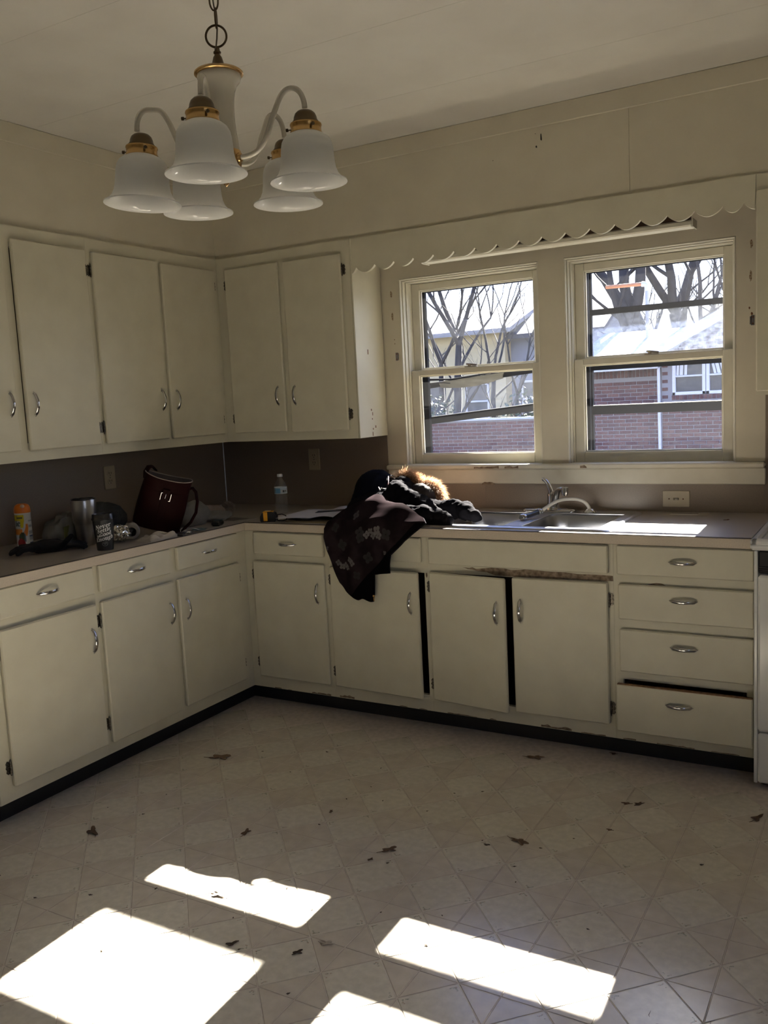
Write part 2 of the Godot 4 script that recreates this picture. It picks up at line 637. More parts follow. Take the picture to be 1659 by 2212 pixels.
# an outline with worn edges between x0..x1 and y0..y1
func ragged(x0: float, x1: float, y0: float, y1: float, n: int) -> PackedVector2Array:
	var p := PackedVector2Array()
	n = clampi(int((x1 - x0) / 0.013), 3, 14)
	for k in n + 1:
		var s := float(k) / n
		p.append(Vector2(lerpf(x0, x1, s), lerpf(y0, y1, rng.randf_range(0.0, 0.12) * (0.2 if k == 0 or k == n else 1.0) + 0.1)))
	for k in n + 1:
		var s := 1.0 - float(k) / n
		p.append(Vector2(lerpf(x0, x1, s), lerpf(y0, y1, 1.0 - rng.randf_range(0.0, 0.55) * (1.2 if k == 0 or k == n else 1.0))))
	return p


# ------------------------------------------------------------------ floor
# sheet vinyl embossed as squares set cornerwise: plain ones with sprigs at the corners, and ones cut into four triangles
func build_floor() -> void:
	var X := 4.45
	var Z := 6.80
	var PX := 0.2266
	var PZ := 0.2345
	var joint := mottled(mat(0.68, 0.60, 0.53, 0.4), noise_tex(0.03, 41, Color(0.85, 0.85, 0.85), Color(1, 1, 1)), 2.0)
	var g := Geo.new()
	g.box(Vector3(-0.16, -0.12, -0.16), Vector3(X + 0.16, -0.0010, Z + 0.16))
	var fl := struct("floor", g, joint, "embossed beige vinyl floor of sprigged squares set cornerwise")
	var grime := noise_tex(0.02, 43, Color(0.92, 0.915, 0.91), Color(1, 1, 1), 512, 5)
	var lights := []
	var darks := []
	for k in 3:
		var m := mat(0.66, 0.63, 0.55, 0.23)
		m.albedo_color = lin(0.735 - k * 0.01, 0.69 - k * 0.01, 0.60 - k * 0.01)
		m.metallic_specular = 0.70
		m.albedo_texture = sprig_texture(50 + k)
		lights.append(m)
		var d := mottled(mat(0.695 - k * 0.01, 0.635 - k * 0.01, 0.545 - k * 0.01, 0.25), grime, 1.3)
		d.metallic_specular = 0.70
		darks.append(d)
	var lt := lozenge(PX, PZ, false)
	var dt := lozenge(PX, PZ, true)
	var lmesh := []
	var dmesh := []
	for k in 3:
		lmesh.append(lt.mesh(lights[k]))
		dmesh.append(dt.mesh(darks[k]))
	var rest := [Geo.new(), Geo.new()]
	# the part of the floor that the photograph shows, piece by piece; the rest joined
	var seen := PackedVector2Array([Vector2(0.40, 2.2), Vector2(0.45, 0.45), Vector2(3.05, 0.45), Vector2(3.25, 1.0), Vector2(3.42, 2.0), Vector2(3.1, 2.6), Vector2(2.3, 2.95), Vector2(1.2, 3.0), Vector2(0.85, 2.75)])
	for i in range(-6, 32):
		for j in range(-8, 34):
			var dark := posmod(i, 2) == 1
			if dark != (posmod(j, 2) == 1): continue
			var at := Vector3(1.325 + i * PX / 2, 0, 1.790 + j * PZ / 2)
			if at.x < 0.12 or at.x > X - 0.12 or at.z < 0.12 or at.z > Z - 0.12: continue
			var k := absi(i * 7 + j * 13) % 3
			if Geometry2D.is_point_in_polygon(Vector2(at.x, at.z), seen):
				var o := put("dark_tile" if dark else "tile", dmesh[k] if dark else lmesh[k], fl)
				o.position = at
				if not dark: o.rotation.y = 0.0 if (i + j) % 4 == 0 else PI
			else:
				var r: Geo = rest[1 if dark else 0]
				r.xf = Transform3D(Basis.IDENTITY, at)
				add_lozenge(r, PX, PZ, dark)
	for k in 2:
		var o := obj("dark_tile" if k else "tile", rest[k], darks[0] if k else lights[0], fl)
		o.set_meta("kind", "stuff")


func lozenge(px: float, pz: float, cut: bool) -> Geo:
	var g := Geo.new()
	add_lozenge(g, px, pz, cut)
	return g


func add_lozenge(g: Geo, px: float, pz: float, cut: bool) -> void:
	var a := px / 2
	var b := pz / 2
	var k := [Vector3(-a, 0, 0), Vector3(0, 0, -b), Vector3(a, 0, 0), Vector3(0, 0, b)]
	if not cut:
		slab(g, k, [Vector2(0, 0), Vector2(1, 0), Vector2(1, 1), Vector2(0, 1)])
	else:
		for e in 4:
			slab(g, [k[e], k[(e + 1) % 4], Vector3.ZERO], [Vector2(0, 0), Vector2(1, 0), Vector2(1, 1)])


# a thin slab with its edges drawn in by half a joint and eased
func slab(g: Geo, k: Array, uv: Array) -> void:
	var N := k.size()
	var top := []
	var low := []
	for i in N:
		var p: Vector3 = k[i]
		var e0: Vector3 = (p - k[posmod(i - 1, N)]).normalized()
		var e1: Vector3 = (k[(i + 1) % N] - p).normalized()
		var half: float = 0.0009
		var inward: Vector3 = (e1 - e0).normalized()
		var s := absf(e0.cross(inward).y)
		low.append(p + inward * half / maxf(s, 0.2))
		top.append(p + inward * (half + 0.0016) / maxf(s, 0.2))
	var up := Vector3.UP
	for i in range(1, N - 1):
		g.tri(top[0], top[i], top[i + 1], up, up, up, uv[0], uv[i], uv[i + 1])
	for i in N:
		var j := (i + 1) % N
		var a: Vector3 = low[i] - up * 0.0010
		var b: Vector3 = low[j] - up * 0.0010
		var m: Vector3 = up.cross(b - a)
		var mid := Vector3.ZERO
		for q in k: mid += q / N
		if m.dot(a - mid) < 0: m = -m
		m = (m.normalized() + up).normalized()
		g.tri(top[i], top[j], b, m, m, m, uv[i], uv[j], uv[j])
		g.tri(top[i], b, a, m, m, m, uv[i], uv[j], uv[i])


func sprig_texture(seed_: int) -> ImageTexture:
	var r := RandomNumberGenerator.new()
	r.seed = seed_
	var S := 256
	var im := Image.create(S, S, true, Image.FORMAT_RGB8)
	im.fill(Color(0.985, 0.985, 0.985))
	var f := FastNoiseLite.new()
	f.seed = seed_
	f.frequency = 0.02
	f.fractal_octaves = 4
	for y in S:
		for x in S:
			var w := 0.96 + 0.05 * f.get_noise_2d(x, y)
			im.set_pixel(x, y, Color(w, w, w * 0.995))
	for cx in 2:
		for cy in 2:
			for k in 8:
				# a sprig: leaves along two short stems that run from the corner
				var along := 16.0 + 7.0 * (k / 2)
				var off := 15.0 + r.randf_range(-3, 3)
				var p := Vector2(along, off) if k % 2 == 0 else Vector2(off, along)
				if r.randf() < 0.15: continue
				var q := Vector2(p.x if cx == 0 else S - p.x, p.y if cy == 0 else S - p.y)
				var tone := Color(0.58, 0.63, 0.60) if r.randf() < 0.65 else Color(0.70, 0.60, 0.55)
				var rad := r.randf_range(2.6, 5.0)
				for y in range(-5, 6):
					for x in range(-5, 6):
						var d := Vector2(x, y * 1.4).rotated(k).length()
						if d < rad and r.randf() < 0.75:
							var X := clampi(int(q.x) + x, 0, S - 1)
							var Y := clampi(int(q.y) + y, 0, S - 1)
							im.set_pixel(X, Y, im.get_pixel(X, Y).lerp(tone, 0.75))
	im.generate_mipmaps()
	return ImageTexture.create_from_image(im)


# ------------------------------------------------------------------ windows
func build_windows() -> void:
	for k in 2:
		var x0 := 1.207 + k * 0.854   # opening
		var x1 := x0 + 0.733
		var w := Node3D.new()
		w.name = "window_%d" % (k + 1)
		add_child(w, true)
		w.position = Vector3((x0 + x1) / 2, 1.10, -0.08)
		tag(w, ["left of two painted sash windows, with a slipped storm sash behind it", "right of two painted sash windows, brick house seen through it"][k], "", "", "structure")
		var g := Geo.new()
		# jambs, head and stepped stops
		for s in [[0.0, -0.155, 0.002, 0.007], [0.007, -0.155, -0.018, 0.006], [0.013, -0.155, -0.044, 0.006]]:
			g.box(Vector3(x0 + s[0], 1.10, s[1]), Vector3(x0 + s[0] + s[3], 2.06, s[2]), 0.002)
			g.box(Vector3(x1 - s[0] - s[3], 1.10, s[1]), Vector3(x1 - s[0], 2.06, s[2]), 0.002)
			g.box(Vector3(x0 + 0.0, 2.06 - s[0] - s[3], s[1]), Vector3(x1, 2.06 - s[0], s[2]), 0.002)
		g.box(Vector3(x0, 1.095, -0.158), Vector3(x1, 1.124, -0.058), 0.003)
		obj("frame", g, M.trim, w, true)
		var a := x0 + 0.019
		var b := x1 - 0.019
		# upper sash, outside; lower sash, inside
		var sash := []
		for s in [[1.578, 2.040, 2.003, 1.612, -0.126, -0.097], [1.126, 1.606, 1.576, 1.179, -0.091, -0.060]]:
			g = Geo.new()
			g.box(Vector3(a, s[0], s[4]), Vector3(a + 0.044, s[1], s[5]), 0.003)
			g.box(Vector3(b - 0.044, s[0], s[4]), Vector3(b, s[1], s[5]), 0.003)
			g.box(Vector3(a + 0.043, s[2], s[4]), Vector3(b - 0.043, s[1], s[5] - 0.0003), 0.003)
			g.box(Vector3(a + 0.043, s[0], s[4]), Vector3(b - 0.043, s[3], s[5] - 0.0003), 0.003)
			var o := obj("upper_sash" if s[0] > 1.4 else "lower_sash", g, M.trim, w, true)
			sash.append(o)
			# glazing bead round the pane
			g = Geo.new()
			var zi: float = s[5] - 0.012
			for q in [[a + 0.043, s[3] - 0.001, a + 0.050, s[2] + 0.001], [b - 0.050, s[3] - 0.001, b - 0.043, s[2] + 0.001], [a + 0.043, s[3] - 0.001, b - 0.043, s[3] + 0.005], [a + 0.043, s[2] - 0.005, b - 0.043, s[2] + 0.001]]:
				g.box(Vector3(q[0], q[1], s[4] + 0.006), Vector3(q[2], q[3], zi), 0.002)
			obj("glazing_bead", g, M.trim, o, true)
			g = Geo.new()
			g.box(Vector3(a + 0.045, s[3], (s[4] + s[5]) / 2 - 0.0015), Vector3(b - 0.045, s[2], (s[4] + s[5]) / 2 + 0.0015))
			obj("pane", g, M.pane, o, true)
		# sash lock on the meeting rail
		var lx := (a + b) / 2 + (0.005 if k else -0.02)
		g = Geo.new()
		g.box(Vector3(lx - 0.032, 1.606, -0.085), Vector3(lx + 0.032, 1.610, -0.064), 0.0015)
		g.tube([Vector3(lx - 0.010, 1.610, -0.076), Vector3(lx - 0.010, 1.622, -0.076)], 0.008, 10)
		g.tube([Vector3(lx - 0.024, 1.622, -0.070), Vector3(lx - 0.010, 1.620, -0.075), Vector3(lx + 0.028, 1.615, -0.080)], [0.004, 0.005, 0.004], 8)
		obj("sash_lock", g, mat(0.34, 0.29, 0.22, 0.5), w, true)
		# dark aluminium storm window, standing out from the wall in its own box
		g = Geo.new()
		var zs := -0.158
		var ze := -0.134
		g.box(Vector3(x0 + 0.013, 1.124, zs), Vector3(x0 + (0.074 if k == 0 else 0.068), 2.04, ze), 0.002)
		g.box(Vector3(x0 + 0.019, 1.997, zs), Vector3(x1 - 0.019, 2.04, ze), 0.002)
		obj("blind_stop", g, M.dark_alu, w, true)
		g = Geo.new()
		var f0 := x0 - 0.035
		var f1 := x1 + 0.02
		for e in [[f0 - 0.03, 1.06, f0 + (0.028 if k == 0 else 0.070), 2.22], [f1 - 0.02, 1.06, f1 + 0.03, 2.22], [f0 - 0.03, 2.17, f1 + 0.03, 2.22], [f0 - 0.03, 1.06, f1 + 0.03, 1.155]]:
			g.box(Vector3(e[0], e[1], -0.318), Vector3(e[2], e[3], -0.288), 0.003)
		for e in [[f0 - 0.03, 1.06, f0 - 0.012, 2.22], [f1 + 0.012, 1.06, f1 + 0.03, 2.22], [f0 - 0.03, 2.20, f1 + 0.03, 2.22], [f0 - 0.03, 1.06, f1 + 0.03, 1.085]]:
			g.box(Vector3(e[0], e[1], -0.29), Vector3(e[2], e[3], -0.1905))
		obj("storm_frame", g, M.dark_alu, w, true)
		var zz := -0.302
		if k == 1:
			g = Geo.new()
			g.box(Vector3(f0, 1.818, zz - 0.012), Vector3(f1, 1.845, zz + 0.012), 0.002)
			obj("storm_rail", g, M.dark_alu, w, true)
			g = Geo.new()
			g.box(Vector3(f0, 1.556, zz - 0.012), Vector3(f1, 1.578, zz + 0.012), 0.002)
			obj("storm_rail", g, M.dark_alu, w, true)
			g = Geo.new()
			g.box(Vector3(f0, 1.343, zz - 0.012), Vector3(f1, 1.384, zz + 0.012), 0.003)
			obj("storm_rail", g, M.dark_alu, w, true)
			g = Geo.new()
			g.box(Vector3(f0, 1.384, zz - 0.010), Vector3(f1, 1.388, zz + 0.010), 0.001)  # pale strip: sunlight on the rail top, put into its colour
			obj("rail_highlight", g, M.bright_alu, w, true)
			pane_sheet(w, f0, f1, 1.845, 2.17, zz, M.dirty)
			pane_sheet(w, f0, f1, 1.578, 1.818, zz, M.film)
			pane_sheet(w, f0, f1, 1.388, 1.556, zz, M.dirty)
			pane_sheet(w, f0, f1, 1.155, 1.343, zz, M.dirty)
		else:
			pane_sheet(w, f0, f1, 1.86, 2.17, zz, M.dirty)
			pane_sheet(w, f0, f1, 1.775, 1.86, zz, M.hazy)
			pane_sheet(w, f0, f1, 1.60, 1.775, zz, M.dirty)
			pane_sheet(w, f0, f1, 1.155, 1.342, zz, M.dirty)
			# the storm sash has slipped and hangs out of level
			var slip := Transform3D(Basis(Vector3(0, 0, 1), 0.082), Vector3(1.49, 1.46, zz))
			var hw := (f1 - f0) / 2 - 0.012
			g = Geo.new()
			g.xf = slip
			g.box(Vector3(-hw, 0.078, -0.008), Vector3(hw, 0.106, 0.008), 0.002)
			g.box(Vector3(-hw, -0.112, -0.008), Vector3(hw, -0.075, 0.008), 0.002)
			g.box(Vector3(-hw, -0.10, -0.008), Vector3(-hw + 0.02, 0.09, 0.008), 0.002)
			obj("slipped_sash", g, M.dark_alu, w, true)
			g = Geo.new()
			g.xf = slip
			g.box(Vector3(-hw, -0.0748, -0.007), Vector3(hw, -0.0715, 0.007), 0.001)  # same painted highlight along the slipped rail
			obj("rail_highlight", g, M.bright_alu, w, true)
			g = Geo.new()
			g.xf = slip
			g.box(Vector3(-hw + 0.02, -0.0715, -0.002), Vector3(hw, 0.078, 0.0))
			obj("storm_pane", g, M.dirtier, w, true)
			# a crumpled strip of torn screen caught under the meeting rail
			g = Geo.new()
			var P := []
			for i in 4:
				var row := PackedVector3Array()
				for j in 12:
					var s := j / 11.0
					row.append(Vector3(1.28 + s * 0.36, 1.545 + s * 0.030 - i * (0.010 + 0.006 * sin(s * PI)), -0.272 + 0.008 * sin(j * 2.1 + i * 1.7)))
				P.append(row)
			g.grid(P, false, false, 0.2)
			for i in 4:
				for j in 12: P[i][j] = P[i][j] + Vector3(0.001, 0, -0.0025)
			g.grid(P, false, false, 0.2, true)
			obj("torn_screen", g, mat(0.05, 0.05, 0.048, 0.8), w, true)
			g = Geo.new()
			g.tube([Vector3(1.16, 1.535, -0.275), Vector3(1.30, 1.543, -0.272), Vector3(1.34, 1.535, -0.274)], [0.006, 0.005, 0.003], 8)
			g.tube([Vector3(1.16, 1.563, -0.277), Vector3(1.35, 1.556, -0.271), Vector3(1.60, 1.580, -0.277), Vector3(1.80, 1.596, -0.277)], [0.007, 0.004, 0.004, 0.007], 8)
			obj("screen_rod", g, M.dark_alu, w, true)


func pane_sheet(w: Node3D, x0: float, x1: float, y0: float, y1: float, z: float, m: Material) -> void:
	var g := Geo.new()
	g.box(Vector3(x0, y0, z - 0.001), Vector3(x1, y1, z + 0.001))
	obj("storm_pane", g, m, w, true)


# ------------------------------------------------------------------ outside
func build_outside() -> void:
	var g := Geo.new()
	g.box(Vector3(-60, -1.2, -70), Vector3(40, -0.62, -0.35))
	var yard := struct("ground", g, mottled(mat(0.028, 0.027, 0.022, 0.95), noise_tex(0.02, 61, Color(0.6, 0.62, 0.5), Color(1, 1, 1)), 0.5), "dry winter yard between the houses")
	yard.set_meta("kind", "structure")
	brick_house()
	garden_wall()
	far_house("cream_house", "pale house with a light shingle roof behind the bare trees", Vector3(-9.4, -0.6, -25.5), 3.6, 5.0, 3.55, 4.35, mat(0.50, 0.42, 0.24, 0.8), mat(0.20, 0.21, 0.23, 0.8))
	far_house("grey_house", "grey house with a dark gable roof beyond the garden wall", Vector3(-6.2, -0.6, -26.0), 2.9, 5.0, 3.35, 4.6, mat(0.24, 0.25, 0.28, 0.8), mat(0.05, 0.055, 0.07, 0.8))
	var bark := mottled(mat(0.04, 0.037, 0.038, 0.9), noise_tex(0.05, 71, Color(0.6, 0.6, 0.6), Color(1, 1, 1), 256), 2.0)
	var trees := [
		[Vector3(-6.62, -0.62, -16.5), 0.10, 7.0, 3, "thin bare tree, leftmost behind the garden wall"],
		[Vector3(-6.15, -0.62, -16.0), 0.13, 8.0, 11, "bare tree with a forked trunk seen in the left window"],
		[Vector3(-4.55, -0.62, -15.2), 0.07, 5.0, 23, "slender bare sapling in front of the grey house"],
		[Vector3(-5.55, -0.62, -17.5), 0.09, 6.0, 83, "thin bare tree in the middle of the left window"],
		[Vector3(-0.35, -0.62, -17.6), 0.13, 6.6, 97, "slim bare tree just left of the brick gable"],
		[Vector3(1.05, -0.62, -21.5), 0.22, 8.0, 101, "dense bare tree behind the brick gable"],
		[Vector3(-2.10, -0.62, -18.5), 0.32, 9.0, 31, "thick-trunked bare tree beside the rusty roof pipe"],
		[Vector3(-1.15, -0.62, -20.0), 0.26, 9.5, 47, "tall bare tree right of the thick-trunked one"],
		[Vector3(0.35, -0.62, -19.0), 0.20, 8.5, 53, "bare tree behind the porch roof with an upright trunk"],
		[Vector3(1.75, -0.62, -20.0), 0.24, 9.0, 67, "spreading bare tree above the brick gable"],
	]
	for t in trees: bare_tree(t[0], t[1], t[2], t[3], bark, t[4])
	var greens := [mat(0.018, 0.035, 0.022, 0.7), mat(0.03, 0.055, 0.03, 0.7)]
	shrub(Vector3(-5.35, -0.62, -13.2), 0.75, 2.15, greens[0], 5, "dark evergreen shrub behind the garden wall, left one")
	shrub(Vector3(-3.05, -0.62, -13.3), 0.85, 2.2, greens[1], 9, "lighter evergreen shrub beside the brick house")
	# vent pipe with a rusty arm, standing on the porch roof
	var o := thing("vent_pipe", "grey upright roof pipe with a rusty side arm, seen through the right window", "pipe", Vector3(-0.93, 2.45, -14.0))
	g = Geo.new()
	g.tube([Vector3(-0.93, 2.40, -14), Vector3(-0.93, 3.36, -14)], 0.036, 12)
	obj("upright", g, mat(0.30, 0.32, 0.36, 0.45, 0.4), o, true)
	g = Geo.new()
	g.tube([Vector3(-0.93, 3.34, -14), Vector3(-0.93, 3.43, -14), Vector3(-0.96, 3.47, -14), Vector3(-1.03, 3.48, -14)], 0.05, 12)
	obj("elbow", g, mat(0.5, 0.48, 0.46, 0.5, 0.3), o, true)
	g = Geo.new()
	g.tube([Vector3(-1.02, 3.48, -14), Vector3(-1.75, 3.50, -14.05)], 0.036, 12)
	obj("arm", g, mat(0.42, 0.17, 0.07, 0.8), o, true)


func brick_mats() -> Array:
	var grain := noise_tex(0.05, 81, Color(0.7, 0.7, 0.7), Color(1, 1, 1), 256)
	var a := []
	for c in [[0.20, 0.085, 0.070], [0.17, 0.074, 0.064], [0.22, 0.10, 0.080], [0.145, 0.064, 0.06]]:
		a.append(mottled(mat(c[0], c[1], c[2], 0.85), grain, 2.0))
	return a


func brick_mesh(w: float, h: float, ms: Array) -> Array:
	var out := []
	for m in ms:
		var g := Geo.new()
		g.box(Vector3(-w / 2, -h / 2, -0.05), Vector3(w / 2, h / 2, 0.0), 0.004)
		out.append(g.mesh(m))
	return out


# courses of bricks on a wall facing +z; those inside «skip» rectangles are left out
func courses(under: Node3D, x0: float, x1: float, y0: float, y1: float, z: float, skip: Array, ms: Array, stuff := false) -> void:
	var L := 0.200
	var H := 0.0567
	var J := 0.010
	var full := brick_mesh(L, H, ms)
	var half := brick_mesh(L / 2 - J / 2, H, ms)
	var joined := Geo.new()
	var row := 0
	var y := y0 + H / 2
	while y + H / 2 <= y1 + 0.001:
		var x := x0 + (0.0 if row % 2 == 0 else -(L + J) / 2)
		while x < x1:
			var a := x
			var b := x + L
			var bits := full
			if a < x0 - 0.001: a = b - (L / 2 - J / 2); bits = half
			if b > x1 + 0.02: b = a + (L / 2 - J / 2); bits = half
			var mid := Vector3((a + b) / 2, y, z)
			var ok := b <= x1 + 0.03
			for s in skip:
				if b > s[0] and a < s[2] and y + H / 2 > s[1] and y - H / 2 < s[3]: ok = false
			if ok:
				if stuff:
					joined.box(Vector3(a, y - H / 2, z - 0.05), Vector3(b, y + H / 2, z), 0.004)
				else:
					var o := put("brick", bits[rng.randi() % bits.size()], under)
					o.position = mid - under.position + Vector3(0, 0, rng.randf_range(-0.003, 0.004))
			x += L + J
		y += H + J
		row += 1
	if stuff:
		var o := obj("brick", joined, ms[0], under, true)
		o.set_meta("kind", "stuff")


func soldiers(under: Node3D, x0: float, x1: float, y: float, h: float, z: float, ms: Array) -> void:
	var bits := brick_mesh(0.0567, h, ms)
	var x := x0 + 0.03
	while x < x1 - 0.03:
		var o := put("brick", bits[rng.randi() % bits.size()], under)
		o.position = Vector3(x, y, z + rng.randf_range(-0.002, 0.006)) - under.position
		x += 0.0667


func brick_house() -> void:
	var ms := brick_mats()
	var mortar := mat(0.27, 0.26, 0.26, 0.9)
	var white := mat(0.72, 0.72, 0.74, 0.6)
	var o := thing("brick_house", "red brick house with a white-framed window and gable across the yard", "house", Vector3(1.0, -0.62, -14.0))
	var g := Geo.new()
	g.box(Vector3(-1.62, -0.62, -18.0), Vector3(-0.20, 1.84, -12.06))
	# right wing with an opening for the pair of windows
	for b in [[-0.20, -0.62, -0.02, 1.93], [1.09, -0.62, 4.6, 1.93], [-0.02, -0.62, 1.09, 1.31], [-0.20, 1.93, 4.6, 2.04]]:
		g.box(Vector3(b[0], b[1], -12.10), Vector3(b[2], b[3], -11.916))
	g.box(Vector3(-0.20, -0.62, -18.0), Vector3(4.6, 2.04, -12.40))
	g.prism(PackedVector2Array([Vector2(-0.20, 2.04), Vector2(4.6, 2.04), Vector2(2.2, 3.24)]), Vector3(0, 0, -18.0), Vector3.RIGHT, Vector3.UP, Vector3(0, 0, 6.084))
	obj("wall", g, mortar, o, true)
	courses(o, -1.61, -0.25, 0.26, 1.63, -12.052, [], ms)
	soldiers(o, -1.61, -0.25, 1.725, 0.13, -12.052, ms)
	courses(o, -0.19, 1.03, 0.26, 2.00, -11.908, [[-0.03, 1.24, 1.10, 2.0]], ms)
	soldiers(o, -0.03, 1.10, 1.268, 0.075, -11.902, ms)
	soldiers(o, -0.19, 1.10, 2.06, 0.12, -11.904, ms)
	courses(o, -0.10, 1.05, 2.13, 2.62, -11.908, [[-0.5, 2.16, 0.02, 2.7], [-0.5, 2.29, 0.28, 2.7], [-0.5, 2.42, 0.54, 2.7], [-0.5, 2.55, 0.80, 2.7]], ms)
	courses(o, 1.11, 4.5, 0.26, 2.00, -11.908, [], ms, true)
	# roofs: gable over the right wing, shallow porch roof over the left
	var shingle := mottled(mat(0.50, 0.50, 0.52, 0.85), noise_tex(0.04, 83, Color(0.7, 0.7, 0.7), Color(1, 1, 1), 256), 1.0)
	g = Geo.new()
	for s in [[-0.55, 1.86, 2.2, 3.245], [4.95, 1.86, 2.2, 3.245]]:
		g.prism(PackedVector2Array([Vector2(s[0], s[1]), Vector2(s[2], s[3]), Vector2(s[2], s[3] + 0.11), Vector2(s[0], s[1] + 0.11)]), Vector3(0, 0, -18.3), Vector3.RIGHT, Vector3.UP, Vector3(0, 0, 6.70))
	obj("gable_roof", g, shingle, o, true)
	g = Geo.new()
	for s in [[-0.56, 1.80, 2.2, 3.18], [4.96, 1.80, 2.2, 3.18]]:
		g.prism(PackedVector2Array([Vector2(s[0], s[1]), Vector2(s[2], s[3]), Vector2(s[2], s[3] + 0.19), Vector2(s[0], s[1] + 0.19)]), Vector3(0, 0, -11.60), Vector3.RIGHT, Vector3.UP, Vector3(0, 0, 0.05))
	obj("rake_board", g, white, o, true)
	g = Geo.new()
	g.prism(PackedVector2Array([Vector2(-11.75, 1.86), Vector2(-14.6, 2.62), Vector2(-17.5, 1.86), Vector2(-17.5, 1.80), Vector2(-11.75, 1.80)]), Vector3(-1.95, 0, 0), Vector3(0, 0, 1), Vector3.UP, Vector3(1.74, 0, 0))
	obj("porch_roof", g, shingle, o, true)
	g = Geo.new()
	g.box(Vector3(-1.96, 1.78, -11.76), Vector3(-0.22, 1.87, -11.72), 0.01)
	obj("fascia", g, white, o, true)
	g = Geo.new()
	g.tube([Vector3(-0.225, 1.80, -11.80), Vector3(-0.225, 0.3, -11.86), Vector3(-0.225, -0.55, -11.86)], 0.026, 10)
	obj("downspout", g, white, o, true)
	# the pair of windows
	for k in 2:
		var x0 := -0.02 + k * 0.56
		g = Geo.new()
		for q in [[0, 1.31, 0.055, 1.93], [0.495, 1.31, 0.55, 1.93], [0, 1.31, 0.55, 1.365], [0, 1.88, 0.55, 1.93], [0.05, 1.615, 0.50, 1.645]]:
			g.box(Vector3(x0 + q[0], q[1], -11.99), Vector3(x0 + q[2], q[3], -11.90), 0.006)
		var f := obj("window_frame", g, white, o, true)
		g = Geo.new()
		g.box(Vector3(x0 + 0.05, 1.36, -11.965), Vector3(x0 + 0.50, 1.885, -11.955))
		obj("pane", g, mat(0.05, 0.055, 0.065, 0.06), f, true)
		g = Geo.new()
		var P := []
		for i in 2:
			var row := PackedVector3Array()
			for j in 9:
				row.append(Vector3(x0 + 0.07 + j * 0.022 + i * 0.05 * (1 if k else -0.2), 1.87 - i * 0.22, -11.952 + 0.006 * sin(j * 2.0)))
			P.append(row)
		g.grid(P, false, false, 0.2)
		obj("curtain", g, white, f, true)


func garden_wall() -> void:
	var ms := brick_mats()
	var o := thing("garden_wall", "low red brick garden wall with a stone cap left of the brick house", "wall", Vector3(-3.6, -0.62, -12.1))
	var g := Geo.new()
	g.box(Vector3(-6.4, -0.62, -12.28), Vector3(-1.64, 0.985, -12.06))
	obj("core", g, mat(0.27, 0.26, 0.26, 0.9), o, true)
	courses(o, -5.15, -1.66, 0.30, 0.975, -12.052, [], ms)
	courses(o, -6.39, -5.17, 0.30, 0.975, -12.052, [], ms, true)
	g = Geo.new()
	g.box(Vector3(-6.42, 0.985, -12.31), Vector3(-1.63, 1.03, -12.03), 0.008)
	obj("cap", g, mat(0.55, 0.55, 0.56, 0.8), o, true)


func far_house(called: String, label: String, at: Vector3, w: float, d: float, eave: float, ridge: float, wall_m: Material, roof_m: Material) -> void:
	var o := thing(called, label, "house", at)
	var g := Geo.new()
	g.box(Vector3(-w / 2, 0, -d / 2), Vector3(w / 2, eave - at.y, d / 2))
	g.prism(PackedVector2Array([Vector2(-d / 2, eave - at.y), Vector2(d / 2, eave - at.y), Vector2(0, ridge - at.y)]), Vector3(-w / 2, 0, 0), Vector3(0, 0, 1), Vector3.UP, Vector3(w, 0, 0))
	obj("wall", g, wall_m, o)
	g = Geo.new()
	var e := eave - at.y - 0.12
	var r := ridge - at.y + 0.02
	for s in [-1.0, 1.0]:
		g.prism(PackedVector2Array([Vector2(s * (d / 2 + 0.4), e), Vector2(0, r), Vector2(0, r + 0.14), Vector2(s * (d / 2 + 0.4), e + 0.14)]), Vector3(-w / 2 - 0.35, 0, 0), Vector3(0, 0, 1), Vector3.UP, Vector3(w + 0.7, 0, 0))
	obj("roof", g, roof_m, o)
	for k in 2:
		var x := -w * 0.22 + k * w * 0.44
		g = Geo.new()
		for q in [[-0.42, 0, -0.36, 1.2], [0.36, 0, 0.42, 1.2], [-0.42, 0, 0.42, 0.07], [-0.42, 1.13, 0.42, 1.2], [-0.4, 0.57, 0.4, 0.63]]:
			g.box(Vector3(x + q[0], 1.3 + q[1], d / 2 - 0.02), Vector3(x + q[2], 1.3 + q[3], d / 2 + 0.06), 0.01)
		var f := obj("window_frame", g, mat(0.6, 0.6, 0.6, 0.6), o)
		g = Geo.new()
		g.box(Vector3(x - 0.38, 1.34, d / 2 - 0.01), Vector3(x + 0.38, 2.46, d / 2 + 0.02))
		obj("pane", g, mat(0.05, 0.055, 0.065, 0.08), f)


func bare_tree(at: Vector3, r: float, h: float, seed_: int, m: Material, label: String) -> void:
	var o := thing("bare_tree", label, "tree", at, 0.0, "bare trees behind the brick house")
	var q := RandomNumberGenerator.new()
	q.seed = seed_
	var trunk := Geo.new()
	var twigs := Geo.new()
	limb(trunk, twigs, Vector3.ZERO, Vector3(q.randf_range(-0.08, 0.08), 1, q.randf_range(-0.05, 0.05)), h * 0.42, r, 0, q)
	obj("trunk", trunk, m, o)
	var b := obj("branches", twigs, m, o)
	b.set_meta("kind", "stuff")


